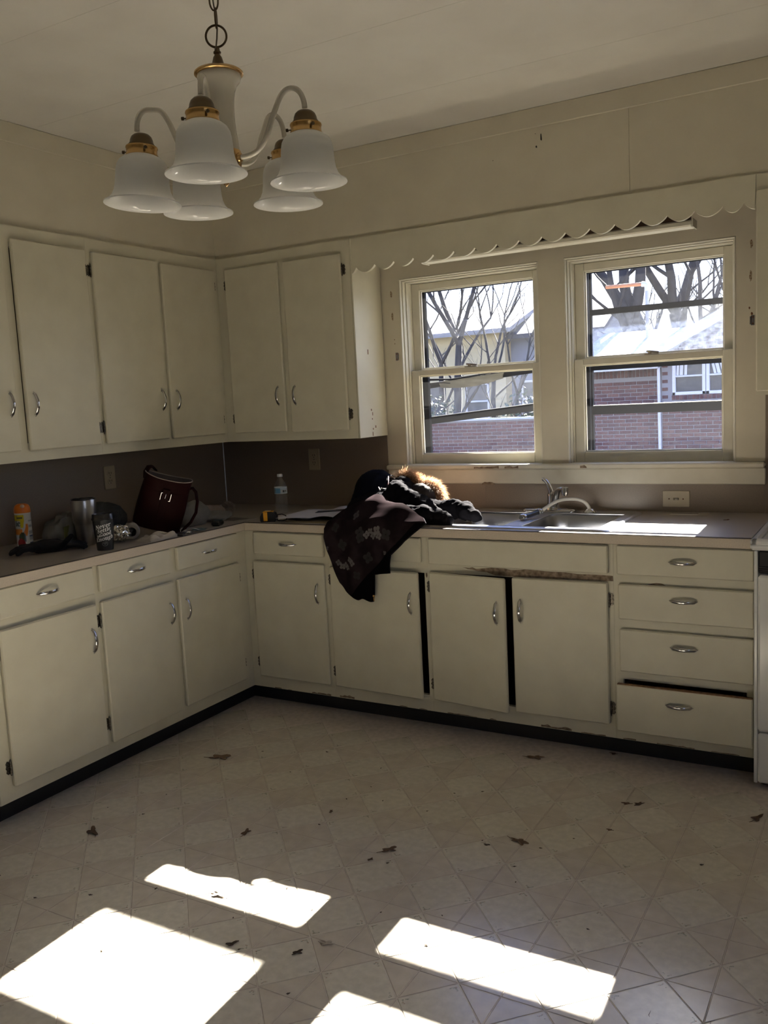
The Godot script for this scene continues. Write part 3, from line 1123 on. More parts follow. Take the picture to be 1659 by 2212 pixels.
func limb(trunk: Geo, twigs: Geo, p: Vector3, d: Vector3, len: float, r: float, depth: int, q: RandomNumberGenerator) -> void:
	var pts := [p]
	var rad := [r]
	var n := 5 if depth < 2 else 4
	var dir := d.normalized()
	var pos := p
	var kinks := []
	for k in n:
		dir = (dir + Vector3(q.randf_range(-0.16, 0.16), q.randf_range(-0.02, 0.12), q.randf_range(-0.16, 0.16)) * (0.5 if depth == 0 else 1.0)).normalized()
		pos += dir * len / n
		pts.append(pos)
		rad.append(lerpf(r, r * 0.62, float(k + 1) / n))
		kinks.append([pos, dir, rad[-1]])
	(trunk if depth < 1 else twigs).tube(pts, rad, 8 if depth < 2 else (5 if depth < 4 else 4), false, true)
	if depth >= 5 or r < 0.007: return
	var forks := 2 if depth > 1 else 3
	for f in forks:
		var side := Vector3(q.randf_range(-1, 1), q.randf_range(0.1, 0.5), q.randf_range(-1, 1)).normalized()
		var nd: Vector3 = (dir * 1.0 + side * q.randf_range(0.45, 0.9)).normalized()
		limb(trunk, twigs, pos, nd, len * q.randf_range(0.55, 0.8), rad[-1] * q.randf_range(0.62, 0.85), depth + 1, q)
	for k in range(1, n - 1):
		if q.randf() < (0.65 if depth > 0 else 0.8):
			var side := Vector3(q.randf_range(-1, 1), q.randf_range(0.0, 0.7), q.randf_range(-1, 1)).normalized()
			limb(trunk, twigs, kinks[k][0], (kinks[k][1] * 0.5 + side).normalized(), len * q.randf_range(0.35, 0.6), kinks[k][2] * 0.48, depth + 2, q)


func shrub(at: Vector3, r: float, h: float, m: Material, seed_: int, label: String) -> void:
	var o := thing("evergreen_shrub", label, "shrub", at, 0.0, "evergreen shrubs behind the garden wall")
	var q := RandomNumberGenerator.new()
	q.seed = seed_
	var g := Geo.new()
	for k in 7:
		var a := TAU * k / 7
		g.tube([Vector3(0, 0, 0), Vector3(cos(a) * r * 0.3, h * 0.45, sin(a) * r * 0.3), Vector3(cos(a) * r * 0.55, h * 0.9, sin(a) * r * 0.55)], [0.03, 0.02, 0.008], 5)
	obj("stem", g, mat(0.06, 0.04, 0.03, 0.9), o)
	g = Geo.new()
	for k in 2600:
		var p := Vector3(q.randf_range(-1, 1), q.randf_range(-1, 1), q.randf_range(-1, 1))
		if p.length() > 1.0 or p.length() < 0.45: continue
		p = Vector3(p.x * r, h * 0.55 + p.y * h * 0.47, p.z * r)
		var u := Vector3(q.randf_range(-1, 1), q.randf_range(-0.4, 1), q.randf_range(-1, 1)).normalized() * 0.055
		var w := u.cross(Vector3(q.randf_range(-1, 1), q.randf_range(-1, 1), q.randf_range(-1, 1))).normalized() * 0.022
		var nn := u.cross(w).normalized()
		g.tri(p - u, p + w, p + u, nn, nn, nn)
		g.tri(p - u, p + u, p - w, nn, nn, nn)
	var f := obj("foliage", g, m, o)
	f.set_meta("kind", "stuff")


# ------------------------------------------------------------------ cabinets
# A run of cabinets is laid out in (u along the wall, v up, w out from the wall).
# run "b": the window wall; run "l": the left wall
func P3(run: String, u: float, v: float, w: float) -> Vector3:
	return Vector3(u, v, w) if run == "b" else Vector3(w, v, u)


func ubox(g: Geo, run: String, u0: float, u1: float, v0: float, v1: float, w0: float, w1: float, bev := 0.0) -> void:
	g.box(P3(run, u0, v0, w0), P3(run, u1, v1, w1), bev)


func carcass(called: String, label: String, run: String, u0: float, u1: float, v0: float, v1: float, w1: float, open: Array, group := "", w0 := 0.012) -> Node3D:
	var o := thing(called, label, "cabinet", P3(run, (u0 + u1) / 2, v0, w1 / 2), 0.0, group)
	u0 += 0.0003
	u1 -= 0.0003
	# face frame: the front less its openings
	var g := Geo.new()
	var us := [u0, u1]
	var vs := [v0, v1]
	for q in open:
		us.append_array([q[0], q[1]]); vs.append_array([q[2], q[3]])
	us.sort()
	vs.sort()
	for j in vs.size() - 1:
		for i in us.size() - 1:
			var mu: float = (us[i] + us[i + 1]) / 2
			var mv: float = (vs[j] + vs[j + 1]) / 2
			var solid: bool = vs[j + 1] - vs[j] > 0.0005 and us[i + 1] - us[i] > 0.0005
			for q in open:
				if mu > q[0] and mu < q[1] and mv > q[2] and mv < q[3]: solid = false
			if solid: ubox(g, run, us[i], us[i + 1], vs[j], vs[j + 1], w1 - 0.02, w1)
	obj("face_frame", g, M.cream, o, true)
	g = Geo.new()
	var t := 0.014
	var b := w1 - 0.0202
	ubox(g, run, u0, u0 + t, v0 + 0.012, v1, w0, b)
	ubox(g, run, u1 - t, u1, v0 + 0.012, v1, w0, b)
	ubox(g, run, u0 + t, u1 - t, v0 + 0.012, v0 + 0.026, w0, b)
	ubox(g, run, u0 + t, u1 - t, v0 + 0.026, v1, w0, w0 + 0.006)
	if v0 > 1.0: ubox(g, run, u0 + t, u1 - t, v1 - t, v1, w0 + 0.006, b)
	obj("body", g, M.inside, o, true)
	return o


# bow pull: a chrome arch with flattened, pointed feet; along = its length, out = away from the door
func pull_mesh() -> Geo:
	var g := Geo.new()
	var P := []
	var n := 20
	for i in n + 1:
		var s := -1.0 + 2.0 * i / n
		var x := 0.051 * s
		var z := 0.025 * pow(maxf(0.0, 1.0 - s * s), 0.95) + 0.0016
		var half := 0.0062 + 0.0012 * exp(-pow((absf(s) - 0.80) / 0.12, 2.0)) - 0.0062 * smoothstep(0.78, 1.0, absf(s))
		var th := 0.0022
		var s2 := s + 0.02
		var z2 := 0.025 * pow(maxf(0.0, 1.0 - minf(1.0, s2 * s2)), 0.95) + 0.0016
		var d := Vector3(0.051 * 0.02, 0, z2 - z).normalized()
		var nn := Vector3(-d.z, 0, d.x)
		var ring := PackedVector3Array()
		for k in 10:
			var a := TAU * k / 10
			ring.append(Vector3(x, cos(a) * maxf(half, 0.0012), z) + nn * sin(a) * th)
		P.append(ring)
	g.grid(P, true, false, 0.3)
	for s in [-1.0, 1.0]:
		g.tube([Vector3(s * 0.043, 0, -0.0015), Vector3(s * 0.043, 0, 0.0055)], 0.0035, 8)
	return g


# exposed offset hinge: leaf on the frame (towards +x), knuckles, and the turned-in door leaf
func hinge_mesh() -> Geo:
	var g := Geo.new()
	g.prism(PackedVector2Array([Vector2(0.002, -0.021), Vector2(0.010, -0.025), Vector2(0.017, -0.017), Vector2(0.014, -0.008), Vector2(0.018, 0.0), Vector2(0.014, 0.008), Vector2(0.017, 0.017), Vector2(0.010, 0.025), Vector2(0.002, 0.021)]), Vector3.ZERO, Vector3.RIGHT, Vector3.UP, Vector3(0, 0, 0.0022))
	g.box(Vector3(-0.003, -0.021, 0.0), Vector3(0.002, 0.021, 0.0045), 0.0008)
	for k in 3:
		g.tube([Vector3(0, -0.0215 + k * 0.0147, 0.0055), Vector3(0, -0.0215 + k * 0.0147 + 0.0136, 0.0055)], 0.0042, 8)
	for s in [-1.0, 1.0]:
		g.tube([Vector3(0, s * 0.021, 0.0055), Vector3(0, s * 0.026, 0.0055), Vector3(0, s * 0.031, 0.0055)], [0.0026, 0.0036, 0.001], 8)
	for s in [-1.0, 1.0]:
		g.ball(Vector3(0.0105, s * 0.0165, 0.0022), Vector3(0.0022, 0.0022, 0.001), 8)
	return g


var pull: ArrayMesh
var hinge: ArrayMesh


func basis_for(run: String, along_v: bool, flip := false) -> Basis:
	# local x = along the pull, z = out of the face
	var out := P3(run, 0, 0, 1)
	var x := P3(run, 0, 1, 0) if along_v else P3(run, 1, 0, 0)
	if flip: x = -x
	return Basis(x, out.cross(x), out)


# overlay door; hung = "min" or "max": the u side with the hinges; swing opens it (degrees); lean tips its top out (metres)
func door(o: Node3D, run: String, u0: float, u1: float, v0: float, v1: float, w: float, hung: String, pv: float, hinges := [0.655, 0.218], swing := 0.0, sag := 0.0) -> void:
	var hu := u0 if hung == "min" else u1
	var piv := P3(run, hu, (v0 + v1) / 2, w)
	var s := 1.0 if (hung == "min") == (run == "l") else -1.0
	var turn := Basis(Vector3.UP, deg_to_rad(swing) * s)
	turn = turn * Basis(P3(run, 0, 0, 1), sag)
	var g := Geo.new()
	g.xf = Transform3D(turn, piv) * Transform3D(Basis.IDENTITY, -piv)
	ubox(g, run, u0, u1, v0, v1, w + 0.001, w + 0.0195, 0.0045)
	var d := obj("door", g, M.cream, o, true)
	var pu := (u1 - 0.036) if hung == "min" else (u0 + 0.036)
	var h := put("handle", pull, d)
	h.transform = Transform3D(turn * basis_for(run, true), g.xf * P3(run, pu, pv, w + 0.0195))
	for hv in hinges:
		var q := put("hinge", hinge, d)
		var x := P3(run, 1, 0, 0) * (1.0 if hung == "max" else -1.0)
		var z := P3(run, 0, 0, 1)
		q.transform = Transform3D(Basis(x, Vector3.UP, x.cross(Vector3.UP)), P3(run, hu + (0.003 if hung == "max" else -0.003), hv, w + 0.0005))
		if x.cross(Vector3.UP).dot(z) < 0: q.transform.basis = Basis(x, Vector3.UP, z)


func drawer(o: Node3D, run: String, u0: float, u1: float, v0: float, v1: float, w: float, pv: float, called := "drawer", has_pull := true, pull_u := -1.0, ajar := 0.0) -> MeshInstance3D:
	var g := Geo.new()
	ubox(g, run, u0, u1, v0, v1, w + 0.001 + ajar, w + 0.0195 + ajar, 0.0045)
	var d := obj(called, g, M.cream, o, true)
	if has_pull:
		var h := put("handle", pull, d)
		h.transform = Transform3D(basis_for(run, false), P3(run, (u0 + u1) / 2 if pull_u < 0 else pull_u, pv, w + 0.0195 + ajar))
	return d


func chip(o: Node3D, run: String, pts: PackedVector2Array, w: float, m: Material) -> void:
	var g := Geo.new()
	g.prism(pts, P3(run, 0, 0, w), P3(run, 1, 0, 0), P3(run, 0, 1, 0), P3(run, 0, 0, 0.0007))
	obj("chipped_paint", g, m, o, true)


func build_cabinets() -> void:
	pull = pull_mesh().mesh(M.chrome)
	hinge = hinge_mesh().mesh(M.worn_chrome)
	var F := FACE_BASE
	var base_grp := "cream base cabinets along both walls"
	var V0 := 0.0904
	var V1 := 0.8745
	# left wall, base
	var o := carcass("base_cabinet", "single-door cream base cabinet at the open end of the left run, below the spray can", "l", 1.585, 2.092, V0, V1, F, [[1.62, 2.03, 0.775, 0.856], [1.62, 2.03, 0.162, 0.71]], base_grp)
	door(o, "l", 1.604, 2.038, 0.144, 0.722, F, "max", 0.583, [0.641, 0.217], 1.2)
	drawer(o, "l", 1.598, 2.032, 0.760, 0.871, F, 0.820, "drawer", true, 1.821)
	var g := Geo.new()
	g.box(Vector3(0.02, V0, 2.0922), Vector3(F, V1, 2.104), 0.002)
	obj("end_panel", g, M.cream, o, true)
	o = carcass("base_cabinet", "double-door cream base cabinet on the left wall with two drawers, below the handbag", "l", 0.636, 1.585, V0, V1, F, [[1.19, 1.55, 0.775, 0.856], [0.74, 1.10, 0.775, 0.856], [1.19, 1.55, 0.162, 0.71], [0.74, 1.10, 0.162, 0.71]], base_grp)
	door(o, "l", 1.160, 1.570, 0.138, 0.723, F, "max", 0.589, [0.646, 0.220])
	door(o, "l", 0.711, 1.131, 0.146, 0.724, F, "min", 0.586, [0.649, 0.225])
	drawer(o, "l", 1.171, 1.568, 0.761, 0.872, F, 0.819, "drawer", true, 1.373)
	drawer(o, "l", 0.711, 1.125, 0.764, 0.869, F, 0.818, "drawer", true, 0.919)
	# window wall, base
	o = carcass("base_cabinet", "corner cream base cabinet with one drawer, under the yellow tape measure", "b", 0.0, 1.1175, V0, V1, F, [[0.72, 1.08, 0.775, 0.856], [0.72, 1.08, 0.162, 0.71]], base_grp)
	door(o, "b", 0.688, 1.100, 0.150, 0.724, F, "min", 0.587, [0.657, 0.218])
	drawer(o, "b", 0.699, 1.103, 0.759, 0.867, F, 0.814, "drawer", true, 0.905)
	o = carcass("base_cabinet", "cream base cabinet behind the hanging coat, its door slightly ajar", "b", 1.1175, 1.632, V0, V1, F, [[1.165, 1.600, 0.775, 0.856], [1.165, 1.617, 0.162, 0.712]], base_grp)
	door(o, "b", 1.134, 1.600, 0.150, 0.7165, F, "min", 0.581, [0.655, 0.218], 2.2)
	drawer(o, "b", 1.140, 1.610, 0.759, 0.867, F, 0.814, "false_front", false)
	chip(o, "b", PackedVector2Array([Vector2(1.622, 0.712), Vector2(1.630, 0.713), Vector2(1.631, 0.700), Vector2(1.627, 0.690), Vector2(1.623, 0.698)]), F, M.bare)
	o = carcass("sink_cabinet", "wide cream sink cabinet with two crooked doors and peeling paint under its false front", "b", 1.632, 2.4425, V0, V1, F, [[1.67, 2.40, 0.162, 0.716]], base_grp)
	door(o, "b", 1.6475, 2.012, 0.150, 0.7195, F, "min", 0.574, [0.653, 0.217], 6.0, -0.003)
	door(o, "b", 2.029, 2.4225, 0.149, 0.719, F, "max", 0.583, [0.650, 0.212], 1.0)
	drawer(o, "b", 1.647, 2.425, 0.7545, 0.867, F, 0.8, "false_front", false)
	# paint flaked away below the false front
	var p := PackedVector2Array([Vector2(1.80, 0.7465), Vector2(1.83, 0.7445), Vector2(1.845, 0.7485), Vector2(1.862, 0.742), Vector2(1.89, 0.7455), Vector2(1.93, 0.751), Vector2(1.99, 0.7505), Vector2(2.02, 0.7455), Vector2(2.05, 0.7475), Vector2(2.08, 0.7515), Vector2(2.14, 0.750), Vector2(2.19, 0.7475), Vector2(2.25, 0.7485), Vector2(2.30, 0.744), Vector2(2.36, 0.7455), Vector2(2.44, 0.745), Vector2(2.442, 0.724), Vector2(2.40, 0.722), Vector2(2.2, 0.7195), Vector2(2.05, 0.719), Vector2(1.95, 0.719), Vector2(1.91, 0.731), Vector2(1.87, 0.7325), Vector2(1.85, 0.738), Vector2(1.825, 0.740)])
	chip(o, "b", p, F, M.bare)
	o = carcass("drawer_cabinet", "cream four-drawer cabinet beside the stove, its bottom drawer pulled out a little", "b", 2.4425, 2.9555, V0, V1, F, [[2.475, 2.925, 0.775, 0.856], [2.475, 2.925, 0.60, 0.70], [2.475, 2.925, 0.40, 0.52], [2.475, 2.925, 0.16, 0.3365]], base_grp)
	drawer(o, "b", 2.459, 2.9525, 0.7545, 0.8695, F, 0.8125)
	drawer(o, "b", 2.4635, 2.9525, 0.5795, 0.7175, F, 0.667)
	drawer(o, "b", 2.4655, 2.9525, 0.3715, 0.541, F, 0.486)
	var d := drawer(o, "b", 2.459, 2.9525, 0.143, 0.331, F, 0.272, "drawer", true, 2.697, 0.034)
	g = Geo.new()
	g.box(Vector3(2.463, 0.329, F + 0.036), Vector3(2.9505, 0.3322, F + 0.052), 0.0008)
	obj("bare_edge", g, M.raw_wood, d, true)
	g = Geo.new()
	for b in [[2.48, 0.16, 0.15, 2.492, 0.318, 0.668], [2.908, 0.16, 0.15, 2.92, 0.318, 0.668], [2.48, 0.16, 0.15, 2.92, 0.168, 0.668], [2.48, 0.16, 0.15, 2.92, 0.318, 0.162]]:
		g.box(Vector3(b[0], b[1], b[2]), Vector3(b[3], b[4], b[5]))
	obj("drawer_box", g, M.raw_wood, d, true)
	chip(o, "b", PackedVector2Array([Vector2(2.57, 0.7185), Vector2(2.585, 0.7225), Vector2(2.605, 0.7265), Vector2(2.625, 0.7255), Vector2(2.64, 0.7185)]), F, M.bare)
	# worn lower edge of the frames above the toe kick
	var spots := [[0.76, 0.80], [0.84, 0.86], [0.98, 1.09], [1.14, 1.22], [1.46, 1.50], [1.56, 1.60], [1.70, 1.84], [1.90, 1.93], [2.13, 2.26], [2.30, 2.40], [2.47, 2.52], [2.60, 2.74], [2.80, 2.90]]
	for k in spots.size():
		var s: Array = spots[k]
		var which := "base_cabinet_002" if s[1] < 1.117 else "base_cabinet_003" if s[1] < 1.63 else "sink_cabinet" if s[1] < 2.44 else "drawer_cabinet"
		var top: float = 0.0905 + [0.006, 0.004, 0.010, 0.018, 0.007, 0.005, 0.006, 0.006, 0.016, 0.006, 0.008, 0.007, 0.006][k]
		chip(get_node(which), "b", ragged(s[0], s[1], 0.0905, top, 8), F, M.bare)

	# wall cabinets
	var U := FACE_UP
	var up_grp := "cream wall cabinets"
	var hv := [2.097, 1.406]
	o = carcass("wall_cabinet", "cream wall cabinet on the left wall above the tumbler, near door cut off", "l", 1.152, 2.03, 1.285, 2.2355, U, [[1.20, 1.5475, 1.36, 2.15], [1.60, 1.96, 1.36, 2.15]], up_grp, 0.005)
	door(o, "l", 1.5915, 1.985, 1.331, 2.177, U, "max", 1.521, hv)
	door(o, "l", 1.171, 1.5505, 1.330, 2.181, U, "min", 1.520, hv, 0.6)
	o = carcass("wall_cabinet", "cream wall cabinet on the left wall nearest the corner, above the red handbag", "l", 0.2785, 1.152, 1.285, 2.2355, U, [[0.34, 0.68, 1.36, 2.15], [0.76, 1.10, 1.36, 2.15]], up_grp, 0.005)
	door(o, "l", 0.735, 1.133, 1.330, 2.179, U, "max", 1.519, hv)
	door(o, "l", 0.319, 0.7065, 1.329, 2.175, U, "min", 1.518, hv)
	o = carcass("wall_cabinet", "cream wall cabinet left of the window, above the water bottle", "b", 0.0, 1.0995, 1.285, 2.2355, U, [[0.38, 0.66, 1.36, 2.15], [0.74, 1.03, 1.36, 2.15]], up_grp, 0.005)
	door(o, "b", 0.341, 0.680, 1.330, 2.176, U, "min", 1.515, hv)
	door(o, "b", 0.716, 1.053, 1.328, 2.173, U, "max", 1.513, hv, 0.6)
	g = Geo.new()
	g.box(Vector3(1.0998, 1.285, 0.0055), Vector3(1.108, 2.2355, U), 0.002)
	var ep := obj("end_panel", g, M.cream, o, true)
	g = Geo.new()
	for q in [[1.705, 0.165, 0.004, 0.012], [1.42, 0.16, 0.004, 0.005], [1.40, 0.15, 0.003, 0.008], [1.375, 0.155, 0.003, 0.004], [1.325, 0.15, 0.004, 0.004], [1.30, 0.155, 0.003, 0.010], [1.335, 0.125, 0.004, 0.006]]:
		g.box(Vector3(1.1079, q[0] - q[3], q[1] - q[2]), Vector3(1.1084, q[0] + q[3], q[1] + q[2]))
	obj("screw_scar", g, M.rust, ep, true)
	o = carcass("wall_cabinet", "cream wall cabinet right of the window, above the stove", "b", 2.906, 3.69, 1.411, 2.2355, 0.2690, [[2.95, 3.28, 1.48, 2.14], [3.33, 3.65, 1.48, 2.14]], up_grp, 0.005)
	door(o, "b", 2.9085, 3.30, 1.425, 2.176, 0.2690, "min", 1.60, [])
	door(o, "b", 3.315, 3.685, 1.425, 2.176, 0.2690, "max", 1.60, [2.09, 1.50])


# ------------------------------------------------------------------ worktop
func build_worktop() -> void:
	var o := thing("worktop", "L-shaped tan laminate worktop with a dark seam along its front edge", "worktop", Vector3(0.3, 0.875, 0.3))
	var g := Geo.new()
	var lo := 0.876
	var top := COUNTER
	# pieces round the sink cut-out (1.60..2.40 by 0.09..0.59)
	for b in [[0.005, 0.005, 0.655, 2.095], [0.655, 0.005, 1.600, 0.655], [1.600, 0.005, 2.400, 0.090], [1.600, 0.590, 2.400, 0.655], [2.400, 0.005, 2.9435, 0.655]]:
		g.box(Vector3(b[0], lo, b[1]), Vector3(b[2], top, b[3]))
	obj("slab", g, M.worktop, o, true)
	g = Geo.new()
	g.box(Vector3(0.655, 0.8745, 0.664), Vector3(0.664, top - 0.0022, 2.095), 0.002)
	obj("edge_band", g, M.edging, o, true)
	g = Geo.new()
	g.box(Vector3(0.655, 0.8745, 0.655), Vector3(2.943, top - 0.0022, 0.6645), 0.002)
	obj("edge_band", g, M.edging, o, true)
	g = Geo.new()
	g.box(Vector3(0.655, top - 0.0024, 0.6645), Vector3(0.6646, top - 0.0002, 2.095), 0.0)
	g.box(Vector3(0.655, top - 0.0024, 0.655), Vector3(2.943, top - 0.0002, 0.6651), 0.0)
	obj("seam", g, M.seam, o, true)
	g = Geo.new()
	g.box(Vector3(0.005, 0.8745, 2.095), Vector3(0.664, top - 0.0022, 2.104), 0.002)
	obj("edge_band", g, M.edging, o, true)


# ------------------------------------------------------------------ valance and light strip
func build_valance() -> void:
	var o := thing("window_valance", "cream painted board with a scalloped lower edge above the windows", "valance", Vector3(2.0, 2.09, 0.26))
	var p := PackedVector2Array()
	var x0 := 1.1005
	var x1 := 2.9055
	p.append(Vector2(x1, 2.2355))
	p.append(Vector2(x0, 2.2355))
	# scallops hang from cusps; the board sags a little to the left
	var cusps := [1.1005, 1.135, 1.2345, 1.3325, 1.4345, 1.536, 1.637, 1.738, 1.840, 1.943, 2.046, 2.148, 2.248, 2.350, 2.453, 2.557, 2.658, 2.765, 2.9055]
	cusps = [1.1005, 1.132, 1.226, 1.326, 1.428, 1.530, 1.632, 1.735, 1.838, 1.942, 2.046, 2.148, 2.248, 2.351, 2.453, 2.558, 2.704, 2.815, 2.9055]
	cusps = [1.1005]
	for k in 18: cusps.append(1.131 + k * 0.1025 * (1.0 + 0.0006 * k))
	cusps[-1] = 2.862
	cusps.append(2.9055)
	for k in cusps.size() - 1:
		var a: float = cusps[k]
		var b: float = cusps[k + 1]
		var whole: bool = b - a > 0.06
		for i in 12:
			var s := i / 12.0
			var x := lerpf(a, b, s)
			var lift := 0.0215 * (x - 1.1)
			var drop := sin(PI * s) if whole else (1.0 - s if k == 0 else 1.0 - pow(1.0 - s, 2.0))
			if k == 0: drop = cos(s * PI / 2)
			if not whole and k > 0: drop = sin(s * PI / 2)
			p.append(Vector2(x, 2.099 + lift - 0.0285 * pow(drop, 0.8)))
	var g := Geo.new()
	g.prism(p, Vector3(0, 0, 0.2565), Vector3.RIGHT, Vector3.UP, Vector3(0, 0, 0.0165))
	obj("board", g, M.cream, o, true)
	g = Geo.new()
	g.box(Vector3(1.109, 2.222, 0.004), Vector3(2.9055, 2.2355, 0.256))
	struct("trim_9", g, mat(0.12, 0.07, 0.045, 0.8), "unpainted brown board hidden behind the valance")
	o = thing("strip_light", "long white fluorescent strip light behind the scalloped valance", "light fixture", Vector3(2.05, 2.10, 0.14))
	g = Geo.new()
	g.box(Vector3(1.435, 2.094, 0.100), Vector3(2.655, 2.120, 0.178), 0.006)
	obj("diffuser", g, M.trim, o, true)
	g = Geo.new()
	g.box(Vector3(1.45, 2.120, 0.108), Vector3(2.64, 2.222, 0.150), 0.003)
	obj("housing", g, mat(0.10, 0.06, 0.045, 0.7), o, true)
	g = Geo.new()
	for x in [1.431, 2.655]:
		g.box(Vector3(x, 2.090, 0.098), Vector3(x + 0.005, 2.126, 0.180), 0.002)
	obj("end_cap", g, M.trim, o, true)


# ------------------------------------------------------------------ chandelier
func build_chandelier() -> void:
	var c := Vector3(2.2052, 0, 2.5268)
	var o := thing("chandelier", "five-arm chandelier with white bell glass shades and a porcelain column", "chandelier", c + Vector3(0, 1.885, 0))
	var at := func(r: float, y: float) -> Vector3: return c + Vector3(r, y, 0)
	var g := Geo.new()
	g.xf = Transform3D(Basis.IDENTITY, c)
	# porcelain column: flared lip, waist, swelling to the hub
	g.lathe([[0.0, 2.118], [0.0425, 2.118], [0.0435, 2.113], [0.041, 2.106], [0.034, 2.098], [0.0295, 2.086], [0.0268, 2.070], [0.0260, 2.05], [0.0262, 2.03], [0.0275, 2.01], [0.0300, 1.99], [0.0315, 1.972], [0.0, 1.972]], 40, 0.6)
	obj("column", g, M.porcelain, o, true)
	g = Geo.new()
	g.xf = Transform3D(Basis.IDENTITY, c)
	g.lathe([[0.0, 2.1305], [0.012, 2.1305], [0.045, 2.1255], [0.0485, 2.1225], [0.0485, 2.1195], [0.0455, 2.1175], [0.0, 2.1175]], 48, 0.7)
	g.lathe([[0.0, 1.972], [0.0335, 1.972], [0.0345, 1.968], [0.0345, 1.950], [0.0330, 1.944], [0.026, 1.938], [0.014, 1.930], [0.008, 1.918], [0.005, 1.908], [0.0, 1.904]], 40, 0.7)
	obj("hub", g, M.brass, o, true)
	g = Geo.new()
	g.xf = Transform3D(Basis.IDENTITY, c)
	g.lathe([[0.0, 2.170], [0.0045, 2.170], [0.0055, 2.164], [0.0075, 2.162], [0.0075, 2.159], [0.005, 2.157], [0.0085, 2.152], [0.0105, 2.145], [0.0125, 2.138], [0.016, 2.131], [0.0, 2.1305]], 28, 0.7)
	obj("finial", g, M.old_brass, o, true)
	# ring and chain
	g = Geo.new()
	var pts := []
	for k in 32:
		var a := TAU * k / 32
		pts.append(c + Vector3(cos(a) * 0.0205 * 0.86, 2.1915 + sin(a) * 0.0205, -cos(a) * 0.0205 * 0.5))
	g.tube(pts, 0.0022, 10, true, false)
	obj("ring", g, M.old_brass, o, true)
	var y := 2.208
	var k := 0
	while y < CEIL - 0.03:
		g = Geo.new()
		pts = []
		for i in 20:
			var a := TAU * i / 20
			var q := Vector3(cos(a) * 0.0085, sin(a) * 0.019, 0)
			if k % 2 == 0: q = Vector3(0.002, q.y, q.x)
			pts.append(c + Vector3(0, y + 0.017, 0) + q.rotated(Vector3.UP, 0.5))
		g.tube(pts, 0.0018, 8, true, false)
		obj("chain_link", g, M.old_brass, o, true)
		y += 0.0335
		k += 1
	g = Geo.new()
	pts = []
	for i in 24:
		var s := i / 23.0
		pts.append(c + Vector3(0.004 * sin(s * 24.0), 2.165 + s * (CEIL - 2.165), 0.004 * cos(s * 21.0)))
	g.tube(pts, 0.0016, 6)
	obj("cord", g, mat(0.20, 0.17, 0.12, 0.6), o, true)
	g = Geo.new()
	g.xf = Transform3D(Basis.IDENTITY, c)
	g.lathe([[0.0, CEIL - 0.03], [0.012, CEIL - 0.03], [0.03, CEIL - 0.022], [0.055, CEIL - 0.008], [0.06, CEIL], [0.0, CEIL]], 32, 0.7)
	obj("canopy", g, M.brass, o, true)
	# five arms, each with its socket cup, fitter, bulb and bell shade
	var glass := mat(0.74, 0.74, 0.72, 0.04)
	glass.backlight_enabled = true
	glass.backlight = lin(0.55, 0.55, 0.54)
	var frost := mat(0.78, 0.78, 0.75, 0.42)
	frost.backlight_enabled = true
	frost.backlight = lin(0.75, 0.75, 0.73)
	for s in [[0.079, 0.0039, 0.1524, 0.0], [0.180, 0.0059, -0.0306, 0.0], [0.0288, 0.0096, -0.1707, 0.0], [-0.1495, 0.0031, -0.0828, 0.0], [-0.1171, -0.0148, 0.1182, 0.06]]:
		var flat := Vector3(s[0], 0, s[2])
		var R := flat.length()
		var d := flat / R
		var dy: float = s[1]
		var w := func(r: float, h: float) -> Vector3: return c + d * r + Vector3(0, h, 0)
		var foot: Vector3 = w.call(R, 1.885 + dy)
		var cv := Curve3D.new()
		cv.bake_interval = 0.006
		for q in [[0.030, 1.957, 0.02, -0.002], [0.082, 1.972, 0.016, 0.016], [0.112, 2.030, 0.012, 0.022], [0.148, 2.0625 + dy, 0.020, 0.0], [R, 2.022 + dy, 0.0, -0.018]]:
			cv.add_point(w.call(q[0] * (R / 0.175 if q[0] < R else 1.0), q[1]), -(d * q[2] + Vector3(0, q[3], 0)), d * q[2] + Vector3(0, q[3], 0))
		g = Geo.new()
		g.tube(Array(cv.get_baked_points()), 0.0052, 12)
		var arm := obj("arm", g, M.porcelain, o, true)
		g = Geo.new()
		g.tube([w.call(0.031, 1.957), w.call(0.037, 1.957), w.call(0.039, 1.957)], [0.0095, 0.0095, 0.006], 14)
		obj("collar", g, M.brass, arm, true)
		var tilt := Basis(d.cross(Vector3.UP).normalized(), s[3])
		var X := Transform3D(tilt, foot)
		g = Geo.new()
		g.xf = X
		g.lathe([[0.0, 0.1325], [0.008, 0.1325], [0.0145, 0.1305], [0.0195, 0.126], [0.0220, 0.120], [0.0232, 0.114], [0.0265, 0.110], [0.027, 0.106], [0.0, 0.106]], 32, 0.7)
		var cup := obj("socket_cup", g, M.old_brass, o, true)
		g = Geo.new()
		g.xf = X
		g.lathe([[0.026, 0.107], [0.0305, 0.107], [0.0310, 0.1045], [0.0298, 0.102], [0.0298, 0.094], [0.0308, 0.092], [0.0308, 0.0895], [0.028, 0.0895]], 36, 0.7)
		obj("fitter", g, M.brass, cup, true)
		for i in 3:
			var a := 0.6 + TAU * i / 3
			var dir := Vector3(cos(a), 0, sin(a))
			g = Geo.new()
			g.xf = X
			g.tube([dir * 0.029 + Vector3(0, 0.098, 0), dir * 0.034 + Vector3(0, 0.098, 0), dir * 0.0345 + Vector3(0, 0.098, 0), dir * 0.039 + Vector3(0, 0.098, 0), dir * 0.0395 + Vector3(0, 0.098, 0)], [0.0012, 0.0012, 0.0032, 0.0032, 0.001], 10)
			obj("thumb_screw", g, M.old_brass, cup, true)
